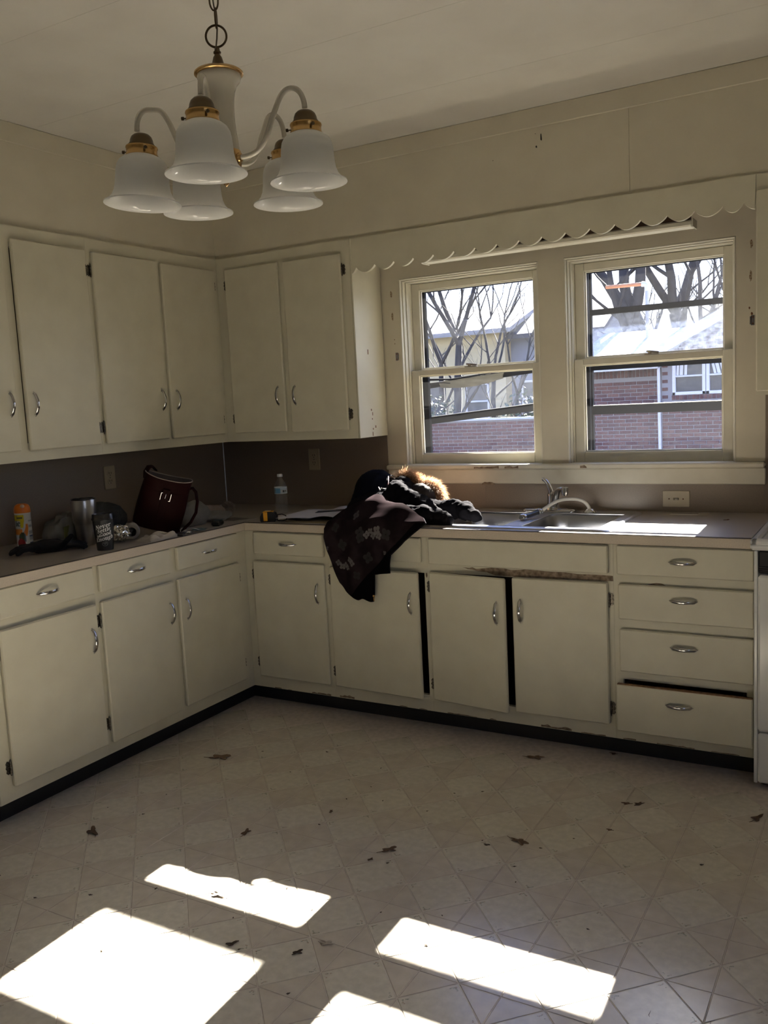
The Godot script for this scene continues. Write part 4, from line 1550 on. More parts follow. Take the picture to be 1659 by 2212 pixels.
		# bell shade: frosted outside, glossy inside
		var prof := [[0.0265, 0.098], [0.0275, 0.090], [0.036, 0.086], [0.044, 0.080], [0.0485, 0.072], [0.0505, 0.062], [0.0515, 0.050], [0.0525, 0.036], [0.0545, 0.024], [0.059, 0.013], [0.066, 0.0045], [0.0725, 0.0005], [0.0750, 0.0]]
		g = Geo.new()
		g.xf = X
		g.lathe(prof, 56, 0.3)
		var sh := obj("shade", g, frost, o, true)
		g = Geo.new()
		g.xf = X
		var inner := []
		for i in prof.size():
			var q: Array = prof[prof.size() - 1 - i]
			inner.append([q[0] - (0.0 if i == 0 else 0.0022), q[1] - (0.0022 if i == 0 else 0.0016)])
		var P := []
		for q in inner:
			var ring := PackedVector3Array()
			for n in 56:
				var a := TAU * n / 56
				ring.append(Vector3(q[0] * cos(a), q[1], q[0] * sin(a)))
			P.append(ring)
		var rim := PackedVector3Array()
		for n in 56:
			var a := TAU * n / 56
			rim.append(Vector3(0.0750 * cos(a), 0.0, 0.0750 * sin(a)))
		P.push_front(rim)
		g.grid(P, true, false, 0.3, true)
		obj("shade_lining", g, glass, sh, true)
		g = Geo.new()
		g.xf = X
		g.lathe([[0.0, 0.028], [0.008, 0.0285], [0.016, 0.032], [0.0195, 0.040], [0.0195, 0.048], [0.016, 0.058], [0.0125, 0.068], [0.012, 0.085], [0.0, 0.085]], 28, 0.3)
		obj("bulb", g, mat(0.78, 0.78, 0.76, 0.15), cup, true)


# ------------------------------------------------------------------ stove
func build_stove() -> void:
	var o := thing("stove", "white enamelled kitchen range with a black vent band, cut off by the photo", "stove", Vector3(3.337, 0, 0.35))
	var x0 := 2.9565
	var x1 := 3.7175
	var g := Geo.new()
	g.box(Vector3(x0, 0.022, 0.06), Vector3(x1, 0.876, 0.668), 0.006)
	obj("body", g, M.white_enamel, o, true)
	# cooktop with raised rim and grey surround
	g = Geo.new()
	g.box(Vector3(x0 - 0.012, 0.878, 0.04), Vector3(x1 + 0.012, 0.902, 0.708), 0.008)
	for b in [[x0 - 0.012, 0.04, x0 + 0.016, 0.708], [x1 - 0.016, 0.04, x1 + 0.012, 0.708], [x0 - 0.012, 0.676, x1 + 0.012, 0.708], [x0 - 0.012, 0.04, x1 + 0.012, 0.07]]:
		g.box(Vector3(b[0], 0.895, b[1]), Vector3(b[2], 0.918, b[3]), 0.007)
	obj("cooktop", g, M.white_enamel, o, true)
	for k in 2:
		g = Geo.new()
		var a := x0 + 0.032 + k * 0.36
		g.box(Vector3(a, 0.902, 0.10), Vector3(a + 0.335, 0.907, 0.655), 0.003)
		obj("burner_pan", g, mat(0.22, 0.22, 0.23, 0.35, 0.5), o, true)
		for j in 2:
			var c := Vector3(a + 0.1675, 0.925, 0.235 + j * 0.28)
			g = Geo.new()
			for i in 4:
				var e := Vector3(cos(i * PI / 2 + PI / 4), 0, sin(i * PI / 2 + PI / 4))
				g.tube([c + e * 0.03 + Vector3(0, 0.008, 0), c + e * 0.10 + Vector3(0, 0.008, 0), c + e * 0.118 + Vector3(0, -0.018, 0)], 0.005, 6)
			var pts := []
			for i in 24: pts.append(c + Vector3(cos(TAU * i / 24) * 0.1, 0.004, sin(TAU * i / 24) * 0.1))
			g.tube(pts, 0.005, 6, true, false)
			obj("grate", g, M.black_plastic, o, true)
	g = Geo.new()
	g.box(Vector3(x0 + 0.014, 0.795, 0.668), Vector3(x1 - 0.012, 0.874, 0.692), 0.004)
	for k in 3:
		g.box(Vector3(x0 + 0.016, 0.800 + k * 0.008, 0.690), Vector3(x1 - 0.014, 0.804 + k * 0.008, 0.696), 0.001)
	obj("vent_band", g, M.black_plastic, o, true)
	g = Geo.new()
	g.box(Vector3(x0 + 0.014, 0.22, 0.669), Vector3(x1 - 0.012, 0.790, 0.706), 0.008)
	var d := obj("oven_door", g, M.white_enamel, o, true)
	g = Geo.new()
	g.tube([Vector3(x0 + 0.12, 0.745, 0.70), Vector3(x0 + 0.12, 0.745, 0.742), Vector3(x1 - 0.12, 0.745, 0.742), Vector3(x1 - 0.12, 0.745, 0.70)], 0.010, 10)
	obj("handle", g, M.white_enamel, d, true)
	g = Geo.new()
	g.box(Vector3(x0 + 0.014, 0.026, 0.669), Vector3(x1 - 0.012, 0.212, 0.700), 0.006)
	obj("drawer", g, M.white_enamel, o, true)
	g = Geo.new()
	g.box(Vector3(x0, 0.022, 0.600), Vector3(x0 + 0.0125, 0.876, 0.694), 0.003)
	obj("side_trim", g, M.white_enamel, o, true)
	g = Geo.new()
	for x in [x0 + 0.03, x1 - 0.03]:
		for z in [0.10, 0.63]:
			g.tube([Vector3(x, 0.0, z), Vector3(x, 0.022, z)], 0.015, 10)
	obj("foot", g, M.black_plastic, o, true)
	g = Geo.new()
	g.box(Vector3(x0, 0.88, 0.006), Vector3(x1, 1.10, 0.06), 0.012)
	var bg := obj("backguard", g, M.white_enamel, o, true)
	for k in 4:
		g = Geo.new()
		var x := x0 + 0.12 + k * 0.17
		g.tube([Vector3(x, 1.02, 0.058), Vector3(x, 1.02, 0.075), Vector3(x, 1.02, 0.080)], [0.022, 0.020, 0.014], 16)
		obj("knob", g, M.black_plastic, bg, true)


# ------------------------------------------------------------------ sink, tap and spray
func rounded(cx: float, cz: float, hx: float, hz: float, r: float, y: float, n := 8) -> PackedVector3Array:
	var p := PackedVector3Array()
	for q in 4:
		var a0 := q * PI / 2
		var ox := cx + (hx - r) * (1 if q == 0 or q == 3 else -1)
		var oz := cz + (hz - r) * (1 if q < 2 else -1)
		for k in n + 1:
			var a := a0 + PI / 2 * k / n
			p.append(Vector3(ox + r * cos(a), y, oz + r * sin(a)))
	return p


func build_sink() -> void:
	var o := thing("sink", "double-bowl stainless steel sink set into the worktop under the windows", "sink", Vector3(2.0, 0.914, 0.34))
	var y := COUNTER
	var bowls := [[1.800, 0.185], [2.201, 0.186]]
	var g := Geo.new()
	# rolled rim
	var P := []
	for q in [[0.0, 0.0005, 0.0], [0.004, 0.005, 0.0], [0.012, 0.0075, 0.0], [0.022, 0.0055, 0.0], [0.026, 0.0040, 0.0]]:
		P.append(rounded(2.0, 0.345, 0.421 - q[0], 0.281 - q[0], 0.035, y + q[1]))
	g.grid(P, true, false, 0.3, true)
	# deck between rim and bowls, laid as strips
	var d := y + 0.0040
	for b in [[1.605, 0.090, 2.395, 0.158], [1.605, 0.560, 2.395, 0.600], [1.605, 0.150, 1.640, 0.570], [2.362, 0.150, 2.395, 0.570], [1.960, 0.150, 2.040, 0.570]]:
		g.box(Vector3(b[0], d - 0.002, b[1]), Vector3(b[2], d, b[3]))
	obj("rim", g, M.steel_rim, o, true)
	for b in bowls:
		g = Geo.new()
		P = []
		for q in [[-0.010, 0.0002, 0.08], [0.0, -0.003, 0.085], [0.006, -0.012, 0.085], [0.012, -0.06, 0.085], [0.018, -0.12, 0.085], [0.030, -0.150, 0.08], [0.055, -0.164, 0.06], [0.13, -0.168, 0.03]]:
			P.append(rounded(b[0], 0.357, b[1] - q[0], 0.206 - q[0], minf(q[2], minf(b[1], 0.206) - q[0] - 0.002), d + q[1]))
		var mid := PackedVector3Array()
		mid.resize(P[0].size())
		mid.fill(Vector3(b[0], d - 0.169, 0.357))
		P.append(mid)
		g.grid(P, true, false, 0.3)
		# corner gussets so that the deck meets the rounded bowls
		for sx in [-1.0, 1.0]:
			for sz in [-1.0, 1.0]:
				var corner := Vector3(b[0] + sx * (b[1] + 0.012), d - 0.0005, 0.357 + sz * 0.218)
				var n := 8
				for k in n:
					var a0 := PI / 2 * k / n
					var a1 := PI / 2 * (k + 1) / n
					var c := Vector3(b[0] + sx * (b[1] + 0.010 - 0.08), d - 0.0002, 0.357 + sz * (0.216 - 0.08))
					g.flat(corner, c + Vector3(sx * cos(a0), 0, sz * sin(a0)) * 0.08, c + Vector3(sx * cos(a1), 0, sz * sin(a1)) * 0.08, corner - Vector3.UP)
		var bw := obj("bowl", g, M.steel, o, true)
		g = Geo.new()
		g.xf = Transform3D(Basis.IDENTITY, Vector3(b[0], d - 0.168, 0.357))
		g.lathe([[0.045, 0.0], [0.042, 0.003], [0.034, 0.002], [0.030, -0.004], [0.0, -0.004]], 28, 0.5)
		obj("drain", g, M.worn_chrome, bw, true)
	# tap
	var f := thing("faucet", "chrome single-lever kitchen faucet at the back of the sink", "faucet", Vector3(2.018, d, 0.105))
	var b := Vector3(2.018, d, 0.105)
	g = Geo.new()
	P = []
	for q in [[0.0, 0.0], [0.0, 0.007], [0.004, 0.012], [0.02, 0.014]]:
		P.append(rounded(b.x - 0.018, b.z, 0.128 - q[0], 0.026 - q[0], 0.026 - q[0] - 0.0005, d + q[1]))
	g.grid(P, true, false, 0.5, true)
	g.box(Vector3(b.x - 0.11, d + 0.010, b.z - 0.005), Vector3(b.x + 0.075, d + 0.0145, b.z + 0.005), 0.002)
	obj("base_plate", g, M.chrome, f, true)
	g = Geo.new()
	g.xf = Transform3D(Basis.IDENTITY, b)
	g.lathe([[0.031, 0.010], [0.029, 0.018], [0.0265, 0.03], [0.025, 0.055], [0.0235, 0.075], [0.0225, 0.088], [0.018, 0.095], [0.0, 0.097]], 28, 0.5)
	obj("valve_body", g, M.chrome, f, true)
	g = Geo.new()
	var pts := []
	for q in [[0.008, 0.030, 0.014], [0.022, 0.062, 0.024], [0.034, 0.090, 0.038], [0.050, 0.108, 0.056], [0.070, 0.114, 0.076], [0.088, 0.113, 0.094]]: pts.append(b + Vector3(q[0], q[1], q[2]))
	g.tube(pts, [0.017, 0.0165, 0.0155, 0.014, 0.0135, 0.0145], 14, false, true, 0.8)
	var sp := obj("spout", g, M.chrome, f, true)
	g = Geo.new()
	g.tube([b + Vector3(0.092, 0.124, 0.098), b + Vector3(0.092, 0.121, 0.098), b + Vector3(0.092, 0.112, 0.098), b + Vector3(0.092, 0.094, 0.098)], [0.010, 0.0165, 0.017, 0.0165], 20)
	g.tube([b + Vector3(0.092, 0.094, 0.098), b + Vector3(0.092, 0.086, 0.098)], 0.0125, 16)
	obj("aerator", g, M.chrome, sp, true)
	g = Geo.new()
	pts = []
	for q in [[-0.002, 0.084, 0.004], [-0.008, 0.104, 0.004], [-0.016, 0.126, 0.006], [-0.026, 0.143, 0.010], [-0.037, 0.151, 0.014], [-0.043, 0.151, 0.016]]: pts.append(b + Vector3(q[0], q[1], q[2]))
	g.tube(pts, [0.0185, 0.0165, 0.0135, 0.0115, 0.0105, 0.007], 14, false, true, 0.75)
	obj("lever", g, M.chrome, f, true)
	# side spray lying across the divider
	var s := thing("side_spray", "pulled-out sink spray with a grey hose and black grip across the sink divider", "spray", Vector3(2.195, d, 0.115))
	g = Geo.new()
	g.xf = Transform3D(Basis.IDENTITY, Vector3(2.195, d, 0.115))
	g.lathe([[0.030, 0.0], [0.030, 0.004], [0.024, 0.009], [0.018, 0.018], [0.015, 0.019], [0.0, 0.019]], 28, 0.6)
	obj("collar", g, M.chrome, s, true)
	g = Geo.new()
	var cv := Curve3D.new()
	cv.bake_interval = 0.008
	cv.add_point(Vector3(2.195, d + 0.012, 0.115), Vector3.ZERO, Vector3(-0.01, 0.045, 0.015))
	cv.add_point(Vector3(2.110, d + 0.066, 0.170), Vector3(0.045, 0.0, -0.025), Vector3(-0.05, 0.0, 0.03))
	cv.add_point(Vector3(2.022, d + 0.024, 0.275), Vector3(0.03, 0.020, -0.025), Vector3(-0.01, -0.006, 0.01))
	g.tube(Array(cv.get_baked_points()), 0.0075, 12)
	obj("hose", g, mat(0.50, 0.47, 0.40, 0.4), s, true)
	var h0 := Vector3(2.023, d + 0.025, 0.274)
	var h1 := Vector3(1.988, d + 0.014, 0.385)
	var dir := (h1 - h0).normalized()
	g = Geo.new()
	g.tube([h0 - dir * 0.004, h0, h0 + dir * 0.022, h0 + dir * 0.024], [0.010, 0.0135, 0.0135, 0.011], 16)
	obj("ferrule", g, M.chrome, s, true)
	g = Geo.new()
	g.tube([h0 + dir * 0.022, h0 + dir * 0.05, h1 - dir * 0.012, h1], [0.0110, 0.0100, 0.0115, 0.0130], 16)
	obj("grip", g, M.black_plastic, s, true)
	g = Geo.new()
	g.tube([h1, h1 + dir * 0.004, h1 + dir * 0.020, h1 + dir * 0.024], [0.0140, 0.0148, 0.0148, 0.012], 18)
	obj("spray_head", g, M.chrome, s, true)


# ------------------------------------------------------------------ the coat thrown over the worktop
func build_coat() -> void:
	var o := thing("coat", "black hooded winter coat with a fur trim and floral lining thrown over the worktop edge", "coat", Vector3(1.40, 0.915, 0.45))
	var nylon := mat(0.0110, 0.0104, 0.0125, 0.9)
	nylon.metallic_specular = 0.10
	var navy := mat(0.006, 0.007, 0.012, 0.85)
	navy.metallic_specular = 0.15
	# puffed body and sleeves
	var wob := FastNoiseLite.new()
	wob.seed = 5
	wob.noise_type = FastNoiseLite.TYPE_SIMPLEX_SMOOTH
	wob.frequency = 19.0
	wob.fractal_type = FastNoiseLite.FRACTAL_RIDGED
	wob.fractal_octaves = 3
	var body := func(p: Vector3) -> float:
		var q := Vector3(p.x * 0.92 + p.y * 0.4, p.y, p.z)
		var d := ellipsoid(p, Vector3(1.30, 0.955, 0.40), Vector3(0.17, 0.085, 0.19))
		d = smin(d, ellipsoid(p, Vector3(1.375, 1.045, 0.36), Vector3(0.056, 0.058, 0.075)), 0.04)
		d = smin(d, capsule(p, Vector3(1.385, 1.030, 0.44), Vector3(1.545, 0.985, 0.48), 0.054, 0.041), 0.03)
		d = smin(d, ellipsoid(p, Vector3(1.47, 0.945, 0.45), Vector3(0.15, 0.052, 0.16)), 0.03)
		d += 0.004 * sin(q.x * 75.0 + p.z * 30.0) * smoothstep(1.40, 1.46, p.x) + 0.003 * sin(p.z * 80.0 - p.x * 40.0)
		return maxf(d, 0.9155 - p.y)
	obj("body", nets(Vector3(1.12, 0.90, 0.20), Vector3(1.66, 1.15, 0.66), 0.0085, body, wob, 0.008), nylon, o, true)
	var sleeve := func(p: Vector3) -> float:
		var s := p.x * 60.0 + p.z * 18.0
		var d := capsule(p, Vector3(1.49, 0.958, 0.38), Vector3(1.70, 0.958, 0.39), 0.044, 0.040)
		d = smin(d, capsule(p, Vector3(1.68, 0.960, 0.39), Vector3(1.785, 0.940, 0.455), 0.036, 0.028), 0.012)
		d += 0.0045 * sin(s) * smoothstep(1.52, 1.6, p.x)
		return maxf(d, 0.9185 - p.y)
	obj("sleeve", nets(Vector3(1.42, 0.90, 0.30), Vector3(1.84, 1.02, 0.52), 0.0075, sleeve, wob, 0.007), nylon, o, true)
	var front := func(p: Vector3) -> float:
		var d := capsule(p, Vector3(1.44, 0.950, 0.545), Vector3(1.59, 0.950, 0.560), 0.046, 0.045)
		d = smin(d, capsule(p, Vector3(1.60, 0.950, 0.558), Vector3(1.715, 0.936, 0.585), 0.041, 0.027), 0.010)
		d += 0.0045 * sin(p.x * 70.0 - p.z * 45.0) * smoothstep(1.50, 1.56, p.x)
		return maxf(d, 0.9195 - p.y)
	obj("sleeve", nets(Vector3(1.38, 0.90, 0.48), Vector3(1.76, 1.02, 0.64), 0.0075, front, wob, 0.007), nylon, o, true)
	# rounded dark hood at the left
	var hood := func(p: Vector3) -> float:
		var d := ellipsoid(p, Vector3(1.222, 1.043, 0.34), Vector3(0.100, 0.092, 0.105))
		d = smin(d, ellipsoid(p, Vector3(1.190, 0.985, 0.37), Vector3(0.070, 0.066, 0.11)), 0.03)
		var s := atan2(p.y - 0.97, p.x - 1.20)
		d += 0.0035 * sin(s * 17.0 + p.z * 25.0) * smoothstep(1.20, 1.28, p.x)
		return d
	obj("hood", nets(Vector3(1.09, 0.91, 0.21), Vector3(1.36, 1.16, 0.50), 0.0085, hood, wob, 0.004), navy, o, true)
	var inner := func(p: Vector3) -> float:
		return maxf(ellipsoid(p, Vector3(1.450, 1.000, 0.335), Vector3(0.080, 0.070, 0.06)), 0.9155 - p.y)
	obj("hood_lining", nets(Vector3(1.36, 0.90, 0.25), Vector3(1.57, 1.10, 0.41), 0.008, inner, wob, 0.004), mat(0.022, 0.014, 0.010, 0.8), o, true)
	# fur edging: a core and thousands of hairs along the hood's rim
	var rim := Curve3D.new()
	rim.bake_interval = 0.004
	for q in [[1.335, 1.082, 0.325], [1.368, 1.100, 0.305], [1.405, 1.083, 0.290], [1.438, 1.052, 0.285], [1.470, 1.058, 0.280], [1.508, 1.042, 0.28], [1.530, 0.990, 0.29]]:
		rim.add_point(Vector3(q[0], q[1], q[2]))
	var pts := Array(rim.get_baked_points())
	var g := Geo.new()
	var rad := []
	for k in pts.size(): rad.append(0.018 + 0.007 * sin(k * 0.35) * sin(k * 0.35))
	g.tube(pts, rad, 12)
	var fur_core := mat(0.20, 0.105, 0.05, 0.9)
	var fur := obj("fur_trim", g, fur_core, o, true)
	var hair := mat(1, 1, 1, 0.6)
	hair.vertex_color_use_as_albedo = true
	hair.backlight_enabled = true
	hair.backlight = lin(0.7, 0.6, 0.5)
	g = Geo.new()
	g.tinted = true
	var q := RandomNumberGenerator.new()
	q.seed = 19
	for k in 9000:
		var i := q.randi() % pts.size()
		var d := Vector3(q.randfn(), q.randfn(), q.randfn()).normalized()
		if d.y < -0.65: continue
		var p: Vector3 = pts[i] + d * 0.016
		var s := float(i) / pts.size()
		var comb := (Vector3(0.55, 0.30 - s * 0.6, 0.25) + d * 0.85 + Vector3(q.randfn(), q.randfn(), q.randfn()) * 0.16).normalized()
		var len := q.randf_range(0.024, 0.050) * (1.35 if q.randf() < 0.06 else 1.0)
		var tone := q.randf()
		var c := Color(0.40, 0.25, 0.145).lerp(Color(0.72, 0.58, 0.44), tone)
		if q.randf() < 0.18: c = Color(0.16, 0.085, 0.05)
		g.tint = c
		var m := p + comb * len * 0.55 + Vector3(0, 0.002, 0)
		var e := p + comb * len + Vector3(0, -len * 0.12, 0)
		var side := comb.cross(Vector3(q.randfn(), q.randfn(), q.randfn())).normalized() * 0.00045
		var nn := side.cross(comb).normalized()
		g.tri(p - side, p + side, m + side * 0.8, nn, nn, nn)
		g.tri(p - side, m + side * 0.8, m - side * 0.8, nn, nn, nn)
		g.tri(m - side * 0.8, m + side * 0.8, e, nn, nn, nn)
	var hs := obj("fur_hair", g, hair, fur, true)
	hs.set_meta("kind", "stuff")
	# the floral tail: a sheet that runs forward over the worktop edge and hangs down the doors
	var rows := [[1.020, 0.520, 1.278, 1.376], [1.003, 0.582, 1.236, 1.496], [0.981, 0.616, 1.200, 1.575], [0.955, 0.650, 1.172, 1.630], [0.934, 0.680, 1.154, 1.656], [0.905, 0.700, 1.148, 1.622], [0.865, 0.712, 1.153, 1.563], [0.805, 0.714, 1.167, 1.502], [0.765, 0.713, 1.180, 1.494], [0.722, 0.712, 1.197, 1.490], [0.708, 0.712, 1.203, 1.405], [0.660, 0.711, 1.220, 1.402], [0.622, 0.710, 1.250, 1.400], [0.592, 0.709, 1.284, 1.396]]
	var NC := 36
	var P := []
	for r in rows.size() - 1:
		var steps := 4
		for s in steps + (1 if r == rows.size() - 2 else 0):
			var t := float(s) / steps
			var a: Array = rows[r]
			var b: Array = rows[r + 1]
			var row := PackedVector3Array()
			for j in NC:
				var u := j / float(NC - 1)
				var x := lerpf(lerpf(a[2], b[2], t), lerpf(a[3], b[3], t), u)
				var y := lerpf(a[0], b[0], t)
				var z := lerpf(a[1], b[1], t)
				var hang := clampf((0.93 - y) / 0.15, 0.0, 1.0)
				z += hang * (0.008 * sin(x * 34.0 + y * 9.0) + 0.004 * sin(x * 71.0 - y * 21.0))
				y += (1.0 - hang) * (0.006 * sin(x * 30.0 + z * 22.0) + 0.016 * sin(PI * u)) - 0.006 * sin(u * 9.0) * smoothstep(0.66, 0.59, y)
				row.append(Vector3(x, y, z))
			P.append(row)
	g = Geo.new()
	g.grid(P, false, false, 0.2)
	var B := []
	for row in P:
		var r2 := PackedVector3Array()
		for p in row: r2.append(p + Vector3(0, -0.005, -0.008))
		B.append(r2)
	var back := Geo.new()
	back.grid(B, false, false, 0.2, true)
	# closed edges
	var loop_f := []
	var loop_b := []
	for j in NC: loop_f.append(P[0][j]); loop_b.append(B[0][j])
	for i in range(1, P.size()): loop_f.append(P[i][NC - 1]); loop_b.append(B[i][NC - 1])
	for j in range(NC - 2, -1, -1): loop_f.append(P[-1][j]); loop_b.append(B[-1][j])
	for i in range(P.size() - 2, 0, -1): loop_f.append(P[i][0]); loop_b.append(B[i][0])
	var heart := Vector3(1.35, 0.85, 0.62)
	for k in loop_f.size():
		var k2 := (k + 1) % loop_f.size()
		back.quad(loop_f[k], loop_f[k2], loop_b[k2], loop_b[k], heart)
	var cloth := mat(1, 1, 1, 0.75)
	cloth.albedo_texture = floral_texture(rows)
	cloth.metallic_specular = 0.03
	var tail := obj("floral_tail", g, cloth, o, true)
	obj("facing", back, nylon, tail, true)
	# zip pull at the hem, white drawcord and maroon piping
	g = Geo.new()
	g.box(Vector3(1.394, 0.606, 0.706), Vector3(1.404, 0.616, 0.714), 0.002)
	g.box(Vector3(1.396, 0.588, 0.707), Vector3(1.4015, 0.606, 0.711), 0.0015)
	obj("zip_pull", g, M.brass, o, true)
	g = Geo.new()
	g.tube([Vector3(1.300, 1.066, 0.455), Vector3(1.310, 1.050, 0.458), Vector3(1.315, 1.060, 0.456), Vector3(1.334, 1.057, 0.452), Vector3(1.352, 1.062, 0.449), Vector3(1.374, 1.066, 0.445)], [0.002, 0.0045, 0.0022, 0.002, 0.0025, 0.003], 8)
	obj("drawcord", g, mat(0.55, 0.52, 0.53, 0.6), o, true)
	g = Geo.new()
	g.tube([Vector3(1.318, 1.108, 0.39), Vector3(1.335, 1.092, 0.42), Vector3(1.340, 1.075, 0.435)], 0.0028, 8)
	g.tube([Vector3(1.378, 1.080, 0.445), Vector3(1.386, 1.065, 0.452), Vector3(1.386, 1.045, 0.458)], 0.0026, 8)
	obj("piping", g, mat(0.08, 0.02, 0.03, 0.6), o, true)


# print of the coat's tail: pale blossoms on dark plum, black along the front facing
func floral_texture(rows: Array) -> ImageTexture:
	var W := 288
	var H := 416
	var im := Image.create(W, H, true, Image.FORMAT_RGB8)
	var base := lin(0.0125, 0.0092, 0.0098)
	var plum := lin(0.023, 0.016, 0.018)
	var black := lin(0.0035, 0.0033, 0.0036)
	var blossoms := []
	for b in [[1.375, 0.872, 0.016, 0.26], [1.393, 0.885, 0.013, 0.24], [1.410, 0.868, 0.014, 0.24], [1.428, 0.888, 0.019, 0.28], [1.440, 0.870, 0.015, 0.26], [1.298, 0.955, 0.013, 0.15], [1.286, 0.768, 0.014, 0.20], [1.300, 0.755, 0.016, 0.22], [1.222, 0.752, 0.014, 0.17], [1.240, 0.735, 0.015, 0.22], [1.258, 0.742, 0.013, 0.2], [1.268, 0.730, 0.012, 0.2], [1.470, 0.806, 0.010, 0.17], [1.165, 0.815, 0.011, 0.14], [1.340, 0.885, 0.022, 0.075], [1.475, 0.880, 0.024, 0.075], [1.345, 0.860, 0.02, 0.07], [1.21, 0.9, 0.02, 0.06], [1.25, 0.83, 0.024, 0.06], [1.38, 0.78, 0.024, 0.06], [1.32, 0.70, 0.02, 0.06]]:
		blossoms.append(b)
	var f := FastNoiseLite.new()
	f.seed = 8
	f.frequency = 9.0
	f.fractal_octaves = 3
	var nr := rows.size() - 1
	for y in H:
		var t := (y + 0.5) / H * nr
		var i := mini(int(t), nr - 1)
		var s := t - i
		var a: Array = rows[i]
		var b: Array = rows[i + 1]
		var yy := lerpf(a[0], b[0], s)
		var arc := yy if yy < 0.93 else 0.93 + (0.70 - lerpf(a[1], b[1], s)) * 0.6
		var xl := lerpf(a[2], b[2], s)
		var xr := lerpf(a[3], b[3], s)
		for x in W:
			var xx := lerpf(xl, xr, (x + 0.5) / W)
			var n := f.get_noise_2d(xx, arc)
			var c := base.lerp(plum, clampf(0.5 + n * 1.4, 0, 1))
			for q in blossoms:
				var dx: float = xx - q[0]
				var dy: float = arc - q[1]
				if absf(dx) < q[2] * 1.3 and absf(dy) < q[2] * 1.3:
					var ang: float = atan2(dy, dx) + q[0] * 40.0
					var r: float = sqrt(dx * dx + dy * dy)
					if r < q[2] * (0.62 + 0.42 * absf(cos(ang * 2.0))) and r > q[2] * 0.10:
						var v: float = q[3] * 0.5 * (0.75 + 0.25 * r / q[2])
						c = lin(v, v * 0.93, v * 0.92)
			# front facing: to the right of a slanting line
			if arc < 0.935 and xx > 1.31 + (arc - 0.64) * 1.02: c = black
			im.set_pixel(x, y, c)
	im.flip_y()
	im.generate_mipmaps()
	return ImageTexture.create_from_image(im)


# ------------------------------------------------------------------ things on the worktop
# lettering laid round a turned body; s: angle of its middle, right = towards smaller angles
func wrapped_text(text: String, size: float, R: Callable, mid: float, y: float, slant := 0.0, tilt := 0.0, italic := true) -> Geo:
	var tm := TextMesh.new()
	var f := SystemFont.new()
	f.font_names = PackedStringArray(["Droid Serif"])
	f.font_italic = italic
	f.font_weight = 700
	tm.font = f
	tm.text = text
	tm.font_size = 32
	tm.pixel_size = size / 32.0
	tm.depth = 0.0006
	tm.curve_step = 1.5
	var g := Geo.new()
	var a := tm.surface_get_arrays(0) if tm.get_surface_count() > 0 else []
	if a.is_empty(): return g
	var v: PackedVector3Array = a[Mesh.ARRAY_VERTEX]
	var idx: PackedInt32Array = a[Mesh.ARRAY_INDEX] if a[Mesh.ARRAY_INDEX] != null else PackedInt32Array(range(v.size()))
	for k in range(0, idx.size(), 3):
		var p := []
		var n := []
		for j in 3:
			var q := v[idx[k + j]]
			var xx := (q.x + q.y * slant) * cos(tilt) - q.y * sin(tilt)
			var yy := (q.x + q.y * slant) * sin(tilt) + q.y * cos(tilt)
			var r: float = R.call(y + yy)
			var ang: float = mid - xx / r
			p.append(Vector3(cos(ang) * (r + 0.0002 + q.z + 0.0003), y + yy, sin(ang) * (r + 0.0002 + q.z + 0.0003)))
			n.append(Vector3(cos(ang), 0, sin(ang)))
		g.tri(p[0], p[1], p[2], n[0], n[1], n[2])
	return g


